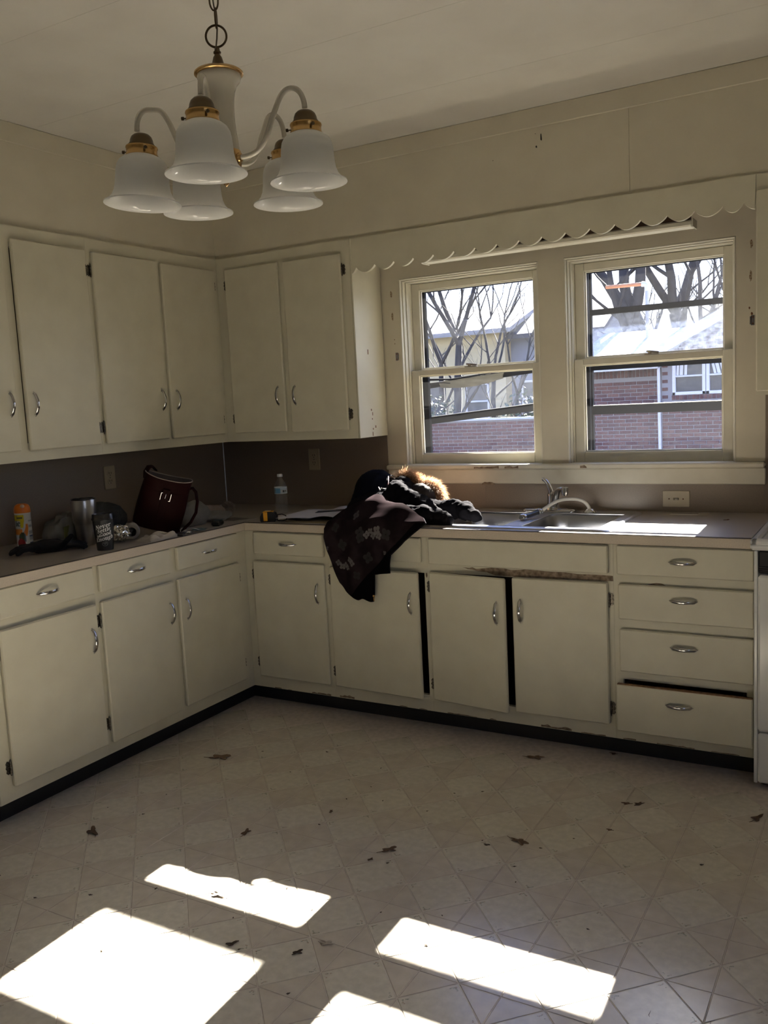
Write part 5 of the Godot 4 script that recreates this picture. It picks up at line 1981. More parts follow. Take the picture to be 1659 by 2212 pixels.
func build_counter_things() -> void:
	var Y := COUNTER
	var o: Node3D
	var g: Geo
	# --- spray can
	o = thing("spray_can", "air freshener spray can with an orange cap and citrus label", "spray can", Vector3(0.194, Y, 1.543))
	g = Geo.new()
	g.lathe([[0.0, 0.0], [0.029, 0.0], [0.0325, 0.003], [0.0335, 0.007], [0.0325, 0.010], [0.0325, 0.150], [0.0335, 0.153], [0.0325, 0.156], [0.026, 0.163], [0.0, 0.163]], 40, 0.7)
	var cm := mat(1, 1, 1, 0.25)
	cm.albedo_texture = can_label()
	obj("body", g, cm, o)
	g = Geo.new()
	g.lathe([[0.0330, 0.156], [0.0335, 0.158], [0.0330, 0.170], [0.0310, 0.180], [0.0265, 0.188], [0.018, 0.1935], [0.0, 0.195]], 36, 0.5)
	var cap := obj("cap", g, mat(0.75, 0.19, 0.02, 0.3), o)
	g = Geo.new()
	var ca := deg_to_rad(34)
	g.xf = Transform3D(Basis(Vector3.UP, -ca), Vector3.ZERO)
	g.ball(Vector3(0.024, 0.183, 0.0), Vector3(0.009, 0.010, 0.010), 14)
	obj("nozzle_dent", g, mat(0.75, 0.52, 0.38, 0.4), cap)
	obj("lettering", wrapped_text("ic", 0.030, func(_y): return 0.0326, deg_to_rad(37) + 0.75, 0.112, 0.0, 0.0), mat(0.02, 0.05, 0.035, 0.5), o)
	obj("lettering", wrapped_text("7", 0.011, func(_y): return 0.0326, deg_to_rad(37) + 0.85, 0.143, 0.0, 0.0, false), mat(0.02, 0.02, 0.02, 0.5), o)
	# --- stainless tumbler
	o = thing("tumbler", "tall brushed steel tumbler with a dark lid", "tumbler", Vector3(0.393, Y, 1.39))
	g = Geo.new()
	g.lathe([[0.0, 0.0], [0.034, 0.0], [0.0365, 0.003], [0.0405, 0.060], [0.0430, 0.088], [0.0450, 0.096], [0.0485, 0.101], [0.0505, 0.150], [0.0525, 0.192], [0.0515, 0.195], [0.0495, 0.195], [0.0485, 0.186]], 48, 0.6)
	obj("body", g, mat(0.42, 0.42, 0.43, 0.3, 1.0), o)
	g = Geo.new()
	g.lathe([[0.0490, 0.186], [0.0495, 0.197], [0.0485, 0.200], [0.045, 0.200], [0.043, 0.196], [0.0, 0.196]], 40, 0.6)
	g.box(Vector3(-0.02, 0.196, 0.01), Vector3(0.0, 0.203, 0.03), 0.003)
	obj("lid", g, M.black_plastic, o)
	# --- black paper cup
	o = thing("paper_cup", "black takeaway cup with white hand lettering and a black lid", "cup", Vector3(0.583, Y, 1.462))
	var cr := func(y: float) -> float: return lerpf(0.0325, 0.0425, y / 0.128)
	g = Geo.new()
	g.lathe([[0.0, 0.004], [0.0305, 0.004], [0.0310, 0.0], [0.0325, 0.0], [0.0425, 0.128], [0.0, 0.128]], 48, 0.7)
	obj("body", g, mat(0.014, 0.015, 0.017, 0.5), o)
	g = Geo.new()
	g.lathe([[0.0425, 0.124], [0.0465, 0.125], [0.0470, 0.129], [0.0455, 0.132], [0.0440, 0.134], [0.0425, 0.146], [0.0415, 0.149], [0.0395, 0.149], [0.0385, 0.143], [0.0, 0.142]], 44, 0.65)
	obj("lid", g, M.black_plastic, o)
	var ink := mat(0.62, 0.62, 0.62, 0.6)
	var fa := atan2(3.99 - 1.462, 3.39 - 0.583)
	for q in [["Never", 0.0215, 0.06, 0.101], ["Settle", 0.0195, 0.00, 0.0845], ["for", 0.0115, 0.60, 0.0600], ["Good", 0.0195, -0.13, 0.0685], ["Enough", 0.0200, -0.02, 0.0500]]:
		obj("lettering", wrapped_text(q[0], q[1], cr, fa + q[2], q[3], 0.32, 0.20), ink, o)
	g = Geo.new()
	var pts := []
	for k in 21:
		var a := lerpf(-0.25 * PI, 1.25 * PI, k / 20.0)
		var yy := 0.028 - 0.0085 * sin(a)
		var ang: float = fa - 0.0105 * cos(a) / 0.034
		var r: float = cr.call(yy) + 0.0003
		pts.append(Vector3(cos(ang) * r, yy, sin(ang) * r))
	g.tube(pts, 0.0007, 5)
	for s in [-1.0, 1.0]:
		pts = []
		for k in 9:
			var a := k / 8.0
			var yy := 0.0245 + 0.009 * sin(a * PI * 0.75)
			var ang: float = fa - s * 0.0055 * sin(a * PI) / 0.034
			var r: float = cr.call(yy) + 0.0003
			pts.append(Vector3(cos(ang) * r, yy, sin(ang) * r))
		g.tube(pts, 0.0006, 5)
	obj("emblem", g, mat(0.25, 0.25, 0.25, 0.6), o)
	# --- crumpled foil and what lies round it
	o = thing("foil_ball", "crumpled ball of silver kitchen foil beside the black cup", "foil", Vector3(0.500, Y, 1.303))
	var crumple := FastNoiseLite.new()
	crumple.seed = 4
	crumple.noise_type = FastNoiseLite.TYPE_CELLULAR
	crumple.frequency = 38.0
	g = crumpled(Vector3(0, 0.040, 0), Vector3(0.058, 0.040, 0.050), crumple, 0.014, 48, 3)
	obj("foil", g, mat(0.62, 0.61, 0.57, 0.22, 1.0), o)
	o = thing("rolled_cloth", "pale rolled cloth standing behind the foil ball", "cloth", Vector3(0.470, Y, 1.205))
	g = Geo.new()
	g.xf = Transform3D(Basis(Vector3.UP, -0.75) * Basis(Vector3(0, 0, 1), PI / 2), Vector3(0, 0.036, 0))
	g.lathe([[0.020, -0.05], [0.030, -0.052], [0.035, -0.045], [0.036, 0.0], [0.033, 0.05], [0.027, 0.054], [0.019, 0.050], [0.012, 0.046], [0.008, 0.02], [0.0, 0.018]], 26, 0.4)
	obj("roll", g, mat(0.24, 0.22, 0.185, 0.9), o)
	o = thing("plastic_bag", "crumpled translucent white plastic bag behind the steel tumbler", "bag", Vector3(0.262, Y, 1.370))
	var fold := FastNoiseLite.new()
	fold.seed = 12
	fold.frequency = 16.0
	fold.fractal_type = FastNoiseLite.FRACTAL_RIDGED
	var film := mat(0.16, 0.155, 0.13, 0.4)
	film.backlight_enabled = true
	film.backlight = lin(0.3, 0.3, 0.28)
	g = crumpled(Vector3(0, 0.050, 0), Vector3(0.055, 0.066, 0.105), fold, 0.03, 36, 0)
	obj("film", g, film, o)
	g = Geo.new()
	g.xf = Transform3D(Basis(Vector3.UP, 0.5), Vector3(0.062, 0.035, 0.06))
	g.box(Vector3(-0.002, 0, -0.03), Vector3(0.002, 0.05, 0.03), 0.001)
	obj("printed_patch", g, mat(0.16, 0.17, 0.04, 0.6), o)
	# --- black gloves
	var wool := mat(0.006, 0.006, 0.007, 0.95)
	o = thing("glove", "black knit glove in front of the spray can, fingers towards the open end", "glove", Vector3(0.34, Y, 1.60), 0.0, "pair of black knit gloves")
	obj("knit", glove(Vector3(0.355, 0.941, 1.610), Vector3(-0.30, 0.0, 0.95), 0.0, 0), wool, o, true)
	o = thing("glove", "black knit glove nearer the tumbler, its thumb sticking up", "glove", Vector3(0.42, Y, 1.53), 0.0, "pair of black knit gloves")
	obj("knit", glove(Vector3(0.400, 0.937, 1.542), Vector3(0.50, 0.0, -0.86), 1.0, 0), wool, o, true)
	# --- handbag
	handbag()
	# --- scarf behind and through the strap, dark cloth left of the bag
	var knit := mottled(mat(0.17, 0.165, 0.15, 0.95), null, 6.0, noise_tex(0.12, 91, Color(0.1, 0.1, 0.1), Color(0.9, 0.9, 0.9), 256), 0.35)
	fold = FastNoiseLite.new()
	fold.seed = 31
	fold.frequency = 11.0
	o = thing("knit_scarf", "grey knit scarf heaped behind the handbag strap", "scarf", Vector3(0.43, Y, 0.765))
	g = crumpled(Vector3(0.0, 0.045, 0.03), Vector3(0.085, 0.060, 0.12), fold, 0.030, 40, 0)
	obj("heap", g, knit, o)
	g = crumpled(Vector3(-0.04, 0.095, 0.09), Vector3(0.05, 0.060, 0.07), fold, 0.02, 30, 0)
	obj("fold", g, knit, o)
	g = crumpled(Vector3(0.03, 0.020, -0.13), Vector3(0.07, 0.024, 0.10), fold, 0.015, 30, 0)
	obj("tail", g, knit, o)
	o = thing("dark_cloth", "dark grey folded garment left of the handbag against the splashback", "cloth", Vector3(0.20, Y, 1.145))
	g = crumpled(Vector3(0, 0.065, 0), Vector3(0.09, 0.080, 0.15), fold, 0.030, 36, 0)
	obj("folds", g, mottled(mat(0.035, 0.036, 0.033, 0.95), null, 6.0, noise_tex(0.12, 92, Color(0.1, 0.1, 0.1), Color(0.9, 0.9, 0.9), 256), 0.3), o)
	# --- bobble hat
	o = thing("bobble_hat", "beige knit hat with a pale pompom lying in the corner", "hat", Vector3(0.36, Y, 0.52))
	g = crumpled(Vector3(-0.02, 0.030, 0.06), Vector3(0.075, 0.038, 0.14), fold, 0.012, 36, 0)
	obj("knit_cap", g, mottled(mat(0.25, 0.20, 0.17, 0.95), null, 5.0, noise_tex(0.09, 93, Color(0.0, 0.0, 0.0), Color(1, 1, 1), 256), 0.5), o)
	g = Geo.new()
	var q := RandomNumberGenerator.new()
	q.seed = 3
	var pc := Vector3(0.015, 0.037, -0.085)
	g.ball(pc, Vector3.ONE * 0.022, 12)
	for k in 1100:
		var d := Vector3(q.randfn(), q.randfn(), q.randfn()).normalized()
		if d.y < -0.8: continue
		var a := pc + d * 0.016
		var b := pc + (d + Vector3(q.randfn(), q.randfn(), q.randfn()) * 0.12).normalized() * q.randf_range(0.031, 0.037)
		var side := d.cross(Vector3(q.randfn(), q.randfn(), q.randfn())).normalized() * 0.0011
		var nn := side.cross(d).normalized()
		g.tri(a - side, a + side, b + side, nn, nn, nn)
		g.tri(a - side, b + side, b - side, nn, nn, nn)
	obj("pompom", g, mat(0.36, 0.30, 0.24, 0.95), o)
	# --- white cloth, keys, cord, cards
	o = thing("white_cloth", "small white cloth folded in front of the handbag", "cloth", Vector3(0.600, Y, 1.185))
	var P := []
	var Bk := []
	for i in 16:
		var row := PackedVector3Array()
		var r2 := PackedVector3Array()
		for j in 22:
			var u := i / 15.0 - 0.5
			var w := j / 21.0 - 0.5
			var h := 0.014 + 0.007 * sin(w * 16.0 + u * 5.0) + 0.006 * sin(u * 12.0 + w * 9.0)
			h *= clampf(minf(0.5 - absf(u), 0.5 - absf(w)) * 9.0 + 0.35, 0.0, 1.0)
			row.append(Vector3(u * 0.085 + 0.006 * sin(w * 9.0), h + 0.003, w * 0.15))
			r2.append(Vector3(u * 0.085 + 0.006 * sin(w * 9.0), maxf(h - 0.012, 0.0), w * 0.15))
		P.append(row)
		Bk.append(r2)
	g = Geo.new()
	g.grid(P, false, false, 0.2, true)
	g.grid(Bk, false, false, 0.2)
	close_rim(g, P, Bk)
	obj("cloth", g, mat(0.48, 0.43, 0.36, 0.9), o)
	o = thing("car_keys", "black key fob on a ring lying in front of the handbag", "keys", Vector3(0.640, Y, 1.080))
	g = Geo.new()
	g.xf = Transform3D(Basis(Vector3.UP, 0.6), Vector3.ZERO)
	g.box(Vector3(-0.018, 0.0, -0.030), Vector3(0.018, 0.013, 0.030), 0.006)
	obj("fob", g, M.black_plastic, o)
	g = Geo.new()
	pts = []
	for k in 20: pts.append(Vector3(0.01 + cos(TAU * k / 20) * 0.013, 0.009 + 0.004 * sin(TAU * k / 20), -0.042 + sin(TAU * k / 20) * 0.013))
	g.tube(pts, 0.0013, 6, true, false)
	g.box(Vector3(-0.006, 0.002, -0.09), Vector3(0.004, 0.0045, -0.045), 0.001)
	obj("ring", g, M.chrome, o)
	o = thing("charging_cable", "thin white cord crossed over itself beside the key fob", "cord", Vector3(0.615, Y, 1.00))
	g = Geo.new()
	pts = []
	for k in 40:
		var s := k / 39.0
		pts.append(Vector3(0.035 * cos(s * 7.0) - 0.01, 0.004 + 0.016 * absf(sin(s * 9.0)), -0.05 + s * 0.11 + 0.02 * sin(s * 11.0)))
	g.tube(pts, 0.0016, 6)
	obj("strand", g, mat(0.55, 0.53, 0.48, 0.6), o)
	o = thing("cards", "small teal-edged cards lying by the worktop edge", "cards", Vector3(0.600, Y, 0.915))
	for k in 3:
		g = Geo.new()
		g.xf = Transform3D(Basis(Vector3.UP, 0.3 + k * 0.35), Vector3(k * 0.008, 0.001 + k * 0.0022, k * 0.010))
		g.box(Vector3(-0.024, 0, -0.040), Vector3(0.024, 0.0012, 0.040), 0.0004)
		obj("card", g, [mat(0.10, 0.15, 0.16, 0.5), mat(0.30, 0.33, 0.32, 0.5), mat(0.13, 0.22, 0.23, 0.5)][k], o)
	o = thing("floss_box", "small dark teal plastic box near the inside corner of the worktop", "box", Vector3(0.600, Y, 0.785))
	g = Geo.new()
	g.xf = Transform3D(Basis(Vector3.UP, 0.35), Vector3.ZERO)
	g.box(Vector3(-0.022, 0, -0.032), Vector3(0.022, 0.024, 0.030), 0.007)
	obj("case", g, mat(0.008, 0.014, 0.016, 0.3), o)
	g = Geo.new()
	g.xf = Transform3D(Basis(Vector3.UP, 0.35), Vector3.ZERO)
	g.box(Vector3(-0.018, 0.0235, -0.034), Vector3(0.018, 0.027, -0.002), 0.002)
	obj("lid", g, mat(0.03, 0.07, 0.07, 0.3), o)
	# --- newspaper clipping
	o = thing("photo_card", "printed grey photo leaflet lying at the inside corner", "leaflet", Vector3(0.540, Y, 0.585))
	g = Geo.new()
	g.prism(PackedVector2Array([Vector2(-0.105, 0.062), Vector2(0.045, 0.075), Vector2(0.098, -0.052), Vector2(-0.060, -0.085)]), Vector3(0, 0.0003, 0), Vector3(1, 0, 0), Vector3(0, 0, 1), Vector3(0, 0.0012, 0))
	obj("sheet", g, mat(0.40, 0.37, 0.32, 0.7), o)
	g = Geo.new()
	g.prism(PackedVector2Array([Vector2(-0.07, 0.045), Vector2(0.035, 0.053), Vector2(0.068, -0.035), Vector2(-0.048, -0.058)]), Vector3(0, 0.0013, 0), Vector3(1, 0, 0), Vector3(0, 0, 1), Vector3(0, 0.0006, 0))
	var ph := mat(1, 1, 1, 0.5)
	ph.albedo_texture = noise_tex(0.02, 95, Color(0.16, 0.15, 0.13), Color(0.5, 0.48, 0.44), 256)
	ph.uv1_scale = Vector3(6, 6, 1)
	obj("picture", g, ph, o)
	# --- tape measure
	o = thing("tape_measure", "yellow and black tape measure with a wrist loop", "tape measure", Vector3(0.775, Y, 0.615), 0.42)
	g = Geo.new()
	var outl := PackedVector2Array([Vector2(-0.034, 0.0), Vector2(0.034, 0.0), Vector2(0.040, 0.006), Vector2(0.041, 0.026), Vector2(0.032, 0.043), Vector2(0.018, 0.049), Vector2(-0.012, 0.049), Vector2(-0.030, 0.042), Vector2(-0.038, 0.026), Vector2(-0.038, 0.005)])
	g.prism(outl, Vector3(0, 0, -0.020), Vector3.RIGHT, Vector3.UP, Vector3(0, 0, 0.040))
	obj("case", g, M.black_plastic, o)
	g = Geo.new()
	g.box(Vector3(-0.026, 0.001, -0.022), Vector3(0.002, 0.0515, 0.0225), 0.006)
	g.box(Vector3(-0.010, 0.046, -0.015), Vector3(0.026, 0.0515, 0.016), 0.003)
	obj("yellow_shell", g, mat(0.62, 0.28, 0.01, 0.4), o)
	g = Geo.new()
	g.box(Vector3(-0.016, 0.0515, -0.009), Vector3(0.010, 0.0545, 0.009), 0.002)
	obj("lock_button", g, mat(0.45, 0.42, 0.32, 0.4), o)
	g = Geo.new()
	g.tube([Vector3(0.040, 0.030, -0.004), Vector3(0.062, 0.032, -0.012), Vector3(0.082, 0.024, -0.008), Vector3(0.088, 0.008, 0.004), Vector3(0.074, 0.003, 0.012), Vector3(0.048, 0.004, 0.008), Vector3(0.040, 0.008, 0.002)], 0.0024, 8)
	obj("wrist_loop", g, mat(0.02, 0.012, 0.012, 0.8), o)
	# --- water bottle
	bottle()
	# --- papers, folder and pen
	o = thing("folder", "tan cardboard folder lying under the loose papers", "folder", Vector3(0.98, Y, 0.47))
	g = Geo.new()
	g.prism(PackedVector2Array([Vector2(-0.115, 0.140), Vector2(0.17, 0.165), Vector2(0.19, -0.10), Vector2(-0.06, -0.13)]), Vector3(0, 0.0003, 0), Vector3(1, 0, 0), Vector3(0, 0, 1), Vector3(0, 0.006, 0))
	obj("cover", g, mat(0.30, 0.24, 0.15, 0.8), o)
	o = thing("loose_papers", "rumpled white sheets of paper on the tan folder", "paper", Vector3(0.96, Y + 0.0066, 0.45))
	for k in 2:
		P = []
		Bk = []
		for i in 18:
			var row := PackedVector3Array()
			var r2 := PackedVector3Array()
			for j in 22:
				var u := i / 17.0
				var w := j / 21.0
				var x := lerpf(-0.160, 0.155, w) + k * 0.03 + (u - 0.5) * 0.05
				var z := lerpf(-0.175, 0.150, u) - 0.06 * (w - 0.5) + k * 0.02
				var h := 0.003 + k * 0.004 + 0.009 * (1.0 + sin(w * 7.5 + u * 2.0 + k)) * 0.5 + 0.010 * pow(maxf(0.0, u - 0.6) * 2.5, 2.0) * absf(sin(w * 6.0))
				h += 0.022 * exp(-pow((w - 0.62) / 0.13, 2.0) - pow(u / 0.25, 2.0))
				row.append(Vector3(x, h + 0.0006, z))
				r2.append(Vector3(x, h, z))
			P.append(row)
			Bk.append(r2)
		g = Geo.new()
		g.grid(P, false, false, 0.2, true)
		g.grid(Bk, false, false, 0.2)
		close_rim(g, P, Bk)
		obj("sheet", g, mat(0.60 - k * 0.03, 0.585 - k * 0.03, 0.60 - k * 0.03, 0.75), o)
	o = thing("pen", "dark pen lying on the loose papers", "pen", Vector3(1.03, Y + 0.031, 0.47), 0.5)
	g = Geo.new()
	g.tube([Vector3(-0.07, 0.001, 0), Vector3(-0.060, 0.002, 0), Vector3(-0.055, 0.004, 0), Vector3(0.07, 0.007, 0), Vector3(0.073, 0.007, 0)], [0.0008, 0.003, 0.0048, 0.0050, 0.003], 10)
	obj("barrel", g, mat(0.05, 0.055, 0.07, 0.35), o)
	g = Geo.new()
	g.box(Vector3(0.03, 0.0105, -0.0015), Vector3(0.072, 0.0125, 0.0015), 0.0008)
	obj("clip", g, M.chrome, o)
	# --- right end of the worktop
	o = thing("card_sleeve", "small white printed card on a pale envelope by the light switch", "card", Vector3(2.60, Y, 0.10))
	g = Geo.new()
	g.prism(PackedVector2Array([Vector2(-0.085, 0.03), Vector2(0.10, 0.03), Vector2(0.092, -0.045), Vector2(-0.07, -0.045)]), Vector3(0, 0.0003, 0), Vector3(1, 0, 0), Vector3(0, 0, 1), Vector3(0, 0.0012, 0))
	obj("envelope", g, mat(0.44, 0.39, 0.33, 0.7), o)
	g = Geo.new()
	g.prism(PackedVector2Array([Vector2(-0.06, 0.014), Vector2(0.055, 0.014), Vector2(0.06, -0.03), Vector2(-0.05, -0.03)]), Vector3(0, 0.0014, 0), Vector3(1, 0, 0), Vector3(0, 0, 1), Vector3(0, 0.0010, 0))
	obj("card", g, mat(0.58, 0.56, 0.52, 0.5), o)
	g = Geo.new()
	g.box(Vector3(-0.055, 0.0024, -0.028), Vector3(0.055, 0.0028, -0.016))
	obj("printed_band", g, mat(0.10, 0.08, 0.08, 0.5), o)


func close_rim(g: Geo, P: Array, B: Array) -> void:
	var n: int = P[0].size()
	var m := Vector3.ZERO
	m = (P[0][0] + P[-1][n - 1]) / 2.0
	for j in n - 1:
		g.quad(P[0][j], P[0][j + 1], B[0][j + 1], B[0][j], m)
		g.quad(P[-1][j], P[-1][j + 1], B[-1][j + 1], B[-1][j], m)
	for i in P.size() - 1:
		g.quad(P[i][0], P[i + 1][0], B[i + 1][0], B[i][0], m)
		g.quad(P[i][n - 1], P[i + 1][n - 1], B[i + 1][n - 1], B[i][n - 1], m)


# a rounded heap with its surface pushed in and out by noise; facets > 0 leaves sharp creases
func crumpled(c: Vector3, r: Vector3, f: FastNoiseLite, amp: float, seg: int, facets: int) -> Geo:
	var g := Geo.new()
	var P := []
	for i in seg / 2 + 1:
		var a := PI * i / (seg / 2)
		var ring := PackedVector3Array()
		for k in seg:
			var b := TAU * k / seg
			var d := Vector3(sin(a) * cos(b), cos(a), sin(a) * sin(b))
			if i == 0 or i == seg / 2: d = Vector3(0, cos(a), 0)
			var p := c + d * r
			p += d * amp * f.get_noise_3dv(p * (1.0 if facets == 0 else 1.3))
			if facets > 0 and i > 0 and i < seg / 2: p += Vector3(rng.randf_range(-1, 1), rng.randf_range(-1, 1), rng.randf_range(-1, 1)) * 0.0035
			if p.y < 0.0: p.y = 0.0
			ring.append(p)
		P.append(ring)
	g.grid(P, true, false, 0.985 if facets > 0 else 0.3, true)
	return g


func glove(palm: Vector3, dir: Vector3, thumb_up: float, _v: int) -> Geo:
	var d := dir.normalized()
	var s := Vector3(-d.z, 0, d.x)
	var tips := []
	for k in 4:
		var off := (k - 1.5) * 0.019
		var len: float = [0.058, 0.068, 0.064, 0.050][k]
		var a := palm + d * 0.040 + s * off
		var b := a + d * len * 0.55 + s * off * 0.35 + Vector3(0, 0.004 * sin(k * 2.0), 0)
		var e := b + d * len * 0.45 + s * off * 0.2 - Vector3(0, 0.012, 0)
		tips.append([a, b, e])
	var ta := palm + s * 0.028 + d * 0.0
	var tb := ta + s * 0.025 + d * 0.018 + Vector3(0, 0.018 * thumb_up, 0)
	var te := tb + s * 0.020 + d * 0.022 + Vector3(0, 0.026 * thumb_up, 0)
	var wrist := palm - d * 0.075
	var f := func(p: Vector3) -> float:
		var q := p - palm
		var l := Vector3(q.dot(d), q.y, q.dot(s))
		var v := ellipsoid(l, Vector3.ZERO, Vector3(0.052, 0.021, 0.043))
		v = smin(v, capsule(p, palm - d * 0.03, wrist, 0.030, 0.031) + absf(p.y - palm.y) * 0.25, 0.02)
		for t in tips:
			v = smin(v, minf(capsule(p, t[0], t[1], 0.0105, 0.0098), capsule(p, t[1], t[2], 0.0098, 0.0088)), 0.006)
		v = smin(v, minf(capsule(p, ta, tb, 0.0125, 0.0110), capsule(p, tb, te, 0.0110, 0.0095)), 0.008)
		v += 0.0008 * sin(l.x * 900.0)
		return maxf(v, 0.9148 - p.y)
	var lo := palm - Vector3(0.14, 0.04, 0.14)
	var hi := palm + Vector3(0.14, 0.075, 0.14)
	return nets(lo, hi, 0.0045, f)


func can_label() -> ImageTexture:
	var W := 256
	var H := 256
	var im := Image.create(W, H, true, Image.FORMAT_RGB8)
	var white := lin(0.62, 0.62, 0.60)
	for y in H:
		for x in W:
			var u := (x + 0.5) / W
			# s: across the side that faces the room, -1 at its left edge, 1 at its right
			var s := (0.104 - u) / 0.25
			if s < -2.0: s += 4.0
			if s > 2.0: s -= 4.0
			# the lathe's rows run evenly over the profile: rows 5..6 of 9 hold the straight side
			var row := (y + 0.5) / H * 9.0
			var t := clampf(row - 4.0, 0.0, 1.0)
			var c := white
			if row >= 4.0 and row <= 5.0:
				if s < 0.05 and t > 0.80: c = lin(0.62, 0.52, 0.03)
				if s < -0.1 + 0.5 * (t - 0.5) and t > 0.60 and t < 0.82: c = lin(0.60, 0.50, 0.03)
				if s < -0.25 and t > 0.58 and t < 0.80: c = lin(0.50, 0.52, 0.50)
				if s > -0.2 + 0.35 * sin((t - 0.35) * 4.5) and s < 0.15 + 0.2 * sin((t - 0.3) * 5.0) and t > 0.36 and t < 0.72: c = lin(0.68, 0.20, 0.03)
				if s < -0.15 and t > 0.40 and t < 0.58: c = lin(0.66, 0.22, 0.04)
				if Vector2((s + 0.15) / 0.32, (t - 0.30) / 0.16).length() < 1.0 and s < 0.1: c = lin(0.025, 0.035, 0.015)
				if Vector2((s + 0.30) / 0.34, (t - 0.12) / 0.16).length() < 1.0: c = lin(0.22, 0.02, 0.018)
				if s > 0.38 and s < 0.85 and t > 0.18 and t < 0.82 and int(t * 46.0) % 2 == 0: c = lin(0.33, 0.35, 0.38)
				if s > 0.40 and s < 0.85 and t > 0.12 and t < 0.16: c = lin(0.05, 0.07, 0.16)
				if s > 0.40 and s < 0.85 and t > 0.32 and t < 0.36: c = lin(0.05, 0.07, 0.16)
				if s > -0.55 and s < -0.05 and t > 0.90 and t < 0.93: c = lin(0.05, 0.05, 0.04)
			elif row < 4.0:
				c = lin(0.45, 0.45, 0.45)
			im.set_pixel(x, H - 1 - y, c)
	im.generate_mipmaps()
	return ImageTexture.create_from_image(im)


func handbag() -> void:
	var leather := mottled(mat(0.016, 0.0024, 0.0022, 0.62), null, 6.0, noise_tex(0.1, 97, Color(0.3, 0.3, 0.3), Color(0.7, 0.7, 0.7), 256), 0.04)
	leather.metallic_specular = 0.22
	var o := thing("handbag", "dark red leather bucket handbag leaning over, with a shoulder strap and silver buckle", "handbag", Vector3(0.462, COUNTER, 1.048))
	# local axes: X to the right as one faces it, Z towards the room, tipped over to the right
	var Z := Vector3(0.74, 0, 0.67).normalized()
	var X := Vector3.UP.cross(Z)
	var tip := Basis(Z, -0.30)
	var bs := tip * Basis(X, Vector3.UP, Z)
	bs = Basis(X, 0.22) * bs
	var at := Vector3(0.0, 0.030, 0.0)
	var ring := func(y: float, hw: float, hd: float, cx: float, pow_: float) -> PackedVector3Array:
		var p := PackedVector3Array()
		for k in 40:
			var a := TAU * k / 40
			p.append(Vector3(cx + hw * signf(cos(a)) * pow(absf(cos(a)), pow_), y + 0.006 * cos(a * 2.0) * clampf(y * 5.0, 0, 1), hd * signf(sin(a)) * pow(absf(sin(a)), pow_)))
		return p
	var P := []
	for q in [[0.0, 0.0001, 0.0001], [0.0, 0.098, 0.052], [0.004, 0.105, 0.057], [0.02, 0.108, 0.060], [0.09, 0.109, 0.062], [0.15, 0.107, 0.060], [0.20, 0.104, 0.055], [0.232, 0.107, 0.050], [0.242, 0.108, 0.048]]:
		P.append(ring.call(q[0], q[1], q[2], 0.0, 0.75))
	var In := []
	for q in [[0.242, 0.108, 0.048], [0.241, 0.104, 0.044], [0.20, 0.099, 0.049], [0.16, 0.094, 0.053], [0.155, 0.0001, 0.0001]]:
		In.append(ring.call(q[0], q[1], q[2], 0.0, 0.75))
	var g := Geo.new()
	g.xf = Transform3D(bs, at)
	g.grid(P, true, false, 0.4, true)
	obj("body", g, leather, o)
	g = Geo.new()
	g.xf = Transform3D(bs, at)
	g.grid(In, true, false, 0.4, true)
	obj("lining", g, mat(0.10, 0.085, 0.08, 0.85), o)
	g = Geo.new()
	g.xf = Transform3D(bs, at)
	g.tube(Array(ring.call(0.2435, 0.106, 0.046, 0.0, 0.75)), 0.0020, 8, true, false)
	obj("rim_piping", g, mat(0.30, 0.24, 0.21, 0.5), o)
	g = Geo.new()
	g.xf = Transform3D(bs, at)
	g.tube(Array(ring.call(0.186, 0.1035, 0.0575, 0.0, 0.75)), 0.0012, 6, true, false)
	obj("seam", g, leather, o)
	# flat tab with its silver buckle
	g = Geo.new()
	g.xf = Transform3D(bs, at)
	g.box(Vector3(-0.020, 0.06, 0.060), Vector3(0.014, 0.20, 0.0645), 0.002)
	var tab := obj("tab", g, leather, o)
	g = Geo.new()
	g.xf = Transform3D(bs, at)
	for x in [-0.026, 0.018]:
		g.box(Vector3(x, 0.148, 0.062), Vector3(x + 0.0035, 0.184, 0.068), 0.001)
	g.box(Vector3(-0.004, 0.158, 0.064), Vector3(-0.002, 0.180, 0.068), 0.0008)
	g.box(Vector3(-0.026, 0.1805, 0.062), Vector3(-0.018, 0.184, 0.068), 0.001)
	g.box(Vector3(0.012, 0.148, 0.062), Vector3(0.0215, 0.1515, 0.068), 0.001)
	obj("buckle", g, mat(0.62, 0.58, 0.57, 0.2, 1.0), tab)
	# shoulder strap: up over the left corner, down behind and out to the right
	g = Geo.new()
	var M3 := Transform3D(bs, at)
	var pts := []
	for q in [[0.100, 0.205, -0.004], [0.116, 0.214, 0.0], [0.134, 0.200, 0.004], [0.150, 0.160, 0.012], [0.155, 0.110, 0.024], [0.140, 0.065, 0.040], [0.112, 0.025, 0.055], [0.085, 0.005, 0.064]]: pts.append(M3 * Vector3(q[0], q[1], q[2]))
	g.tube(pts, 0.0125, 12, false, true, 0.55, Vector3(0.1, 1, 0.1))
	obj("strap", g, leather, o)
	g = Geo.new()
	pts = []
	for q in [[-0.098, 0.215, 0.0], [-0.104, 0.245, 0.0], [-0.096, 0.268, -0.004], [-0.080, 0.270, -0.02], [-0.060, 0.252, -0.038]]: pts.append(M3 * Vector3(q[0], q[1], q[2]))
	g.tube(pts, 0.0135, 12, false, true, 0.35, Vector3(0.1, 0.1, 1))
	obj("strap", g, leather, o)


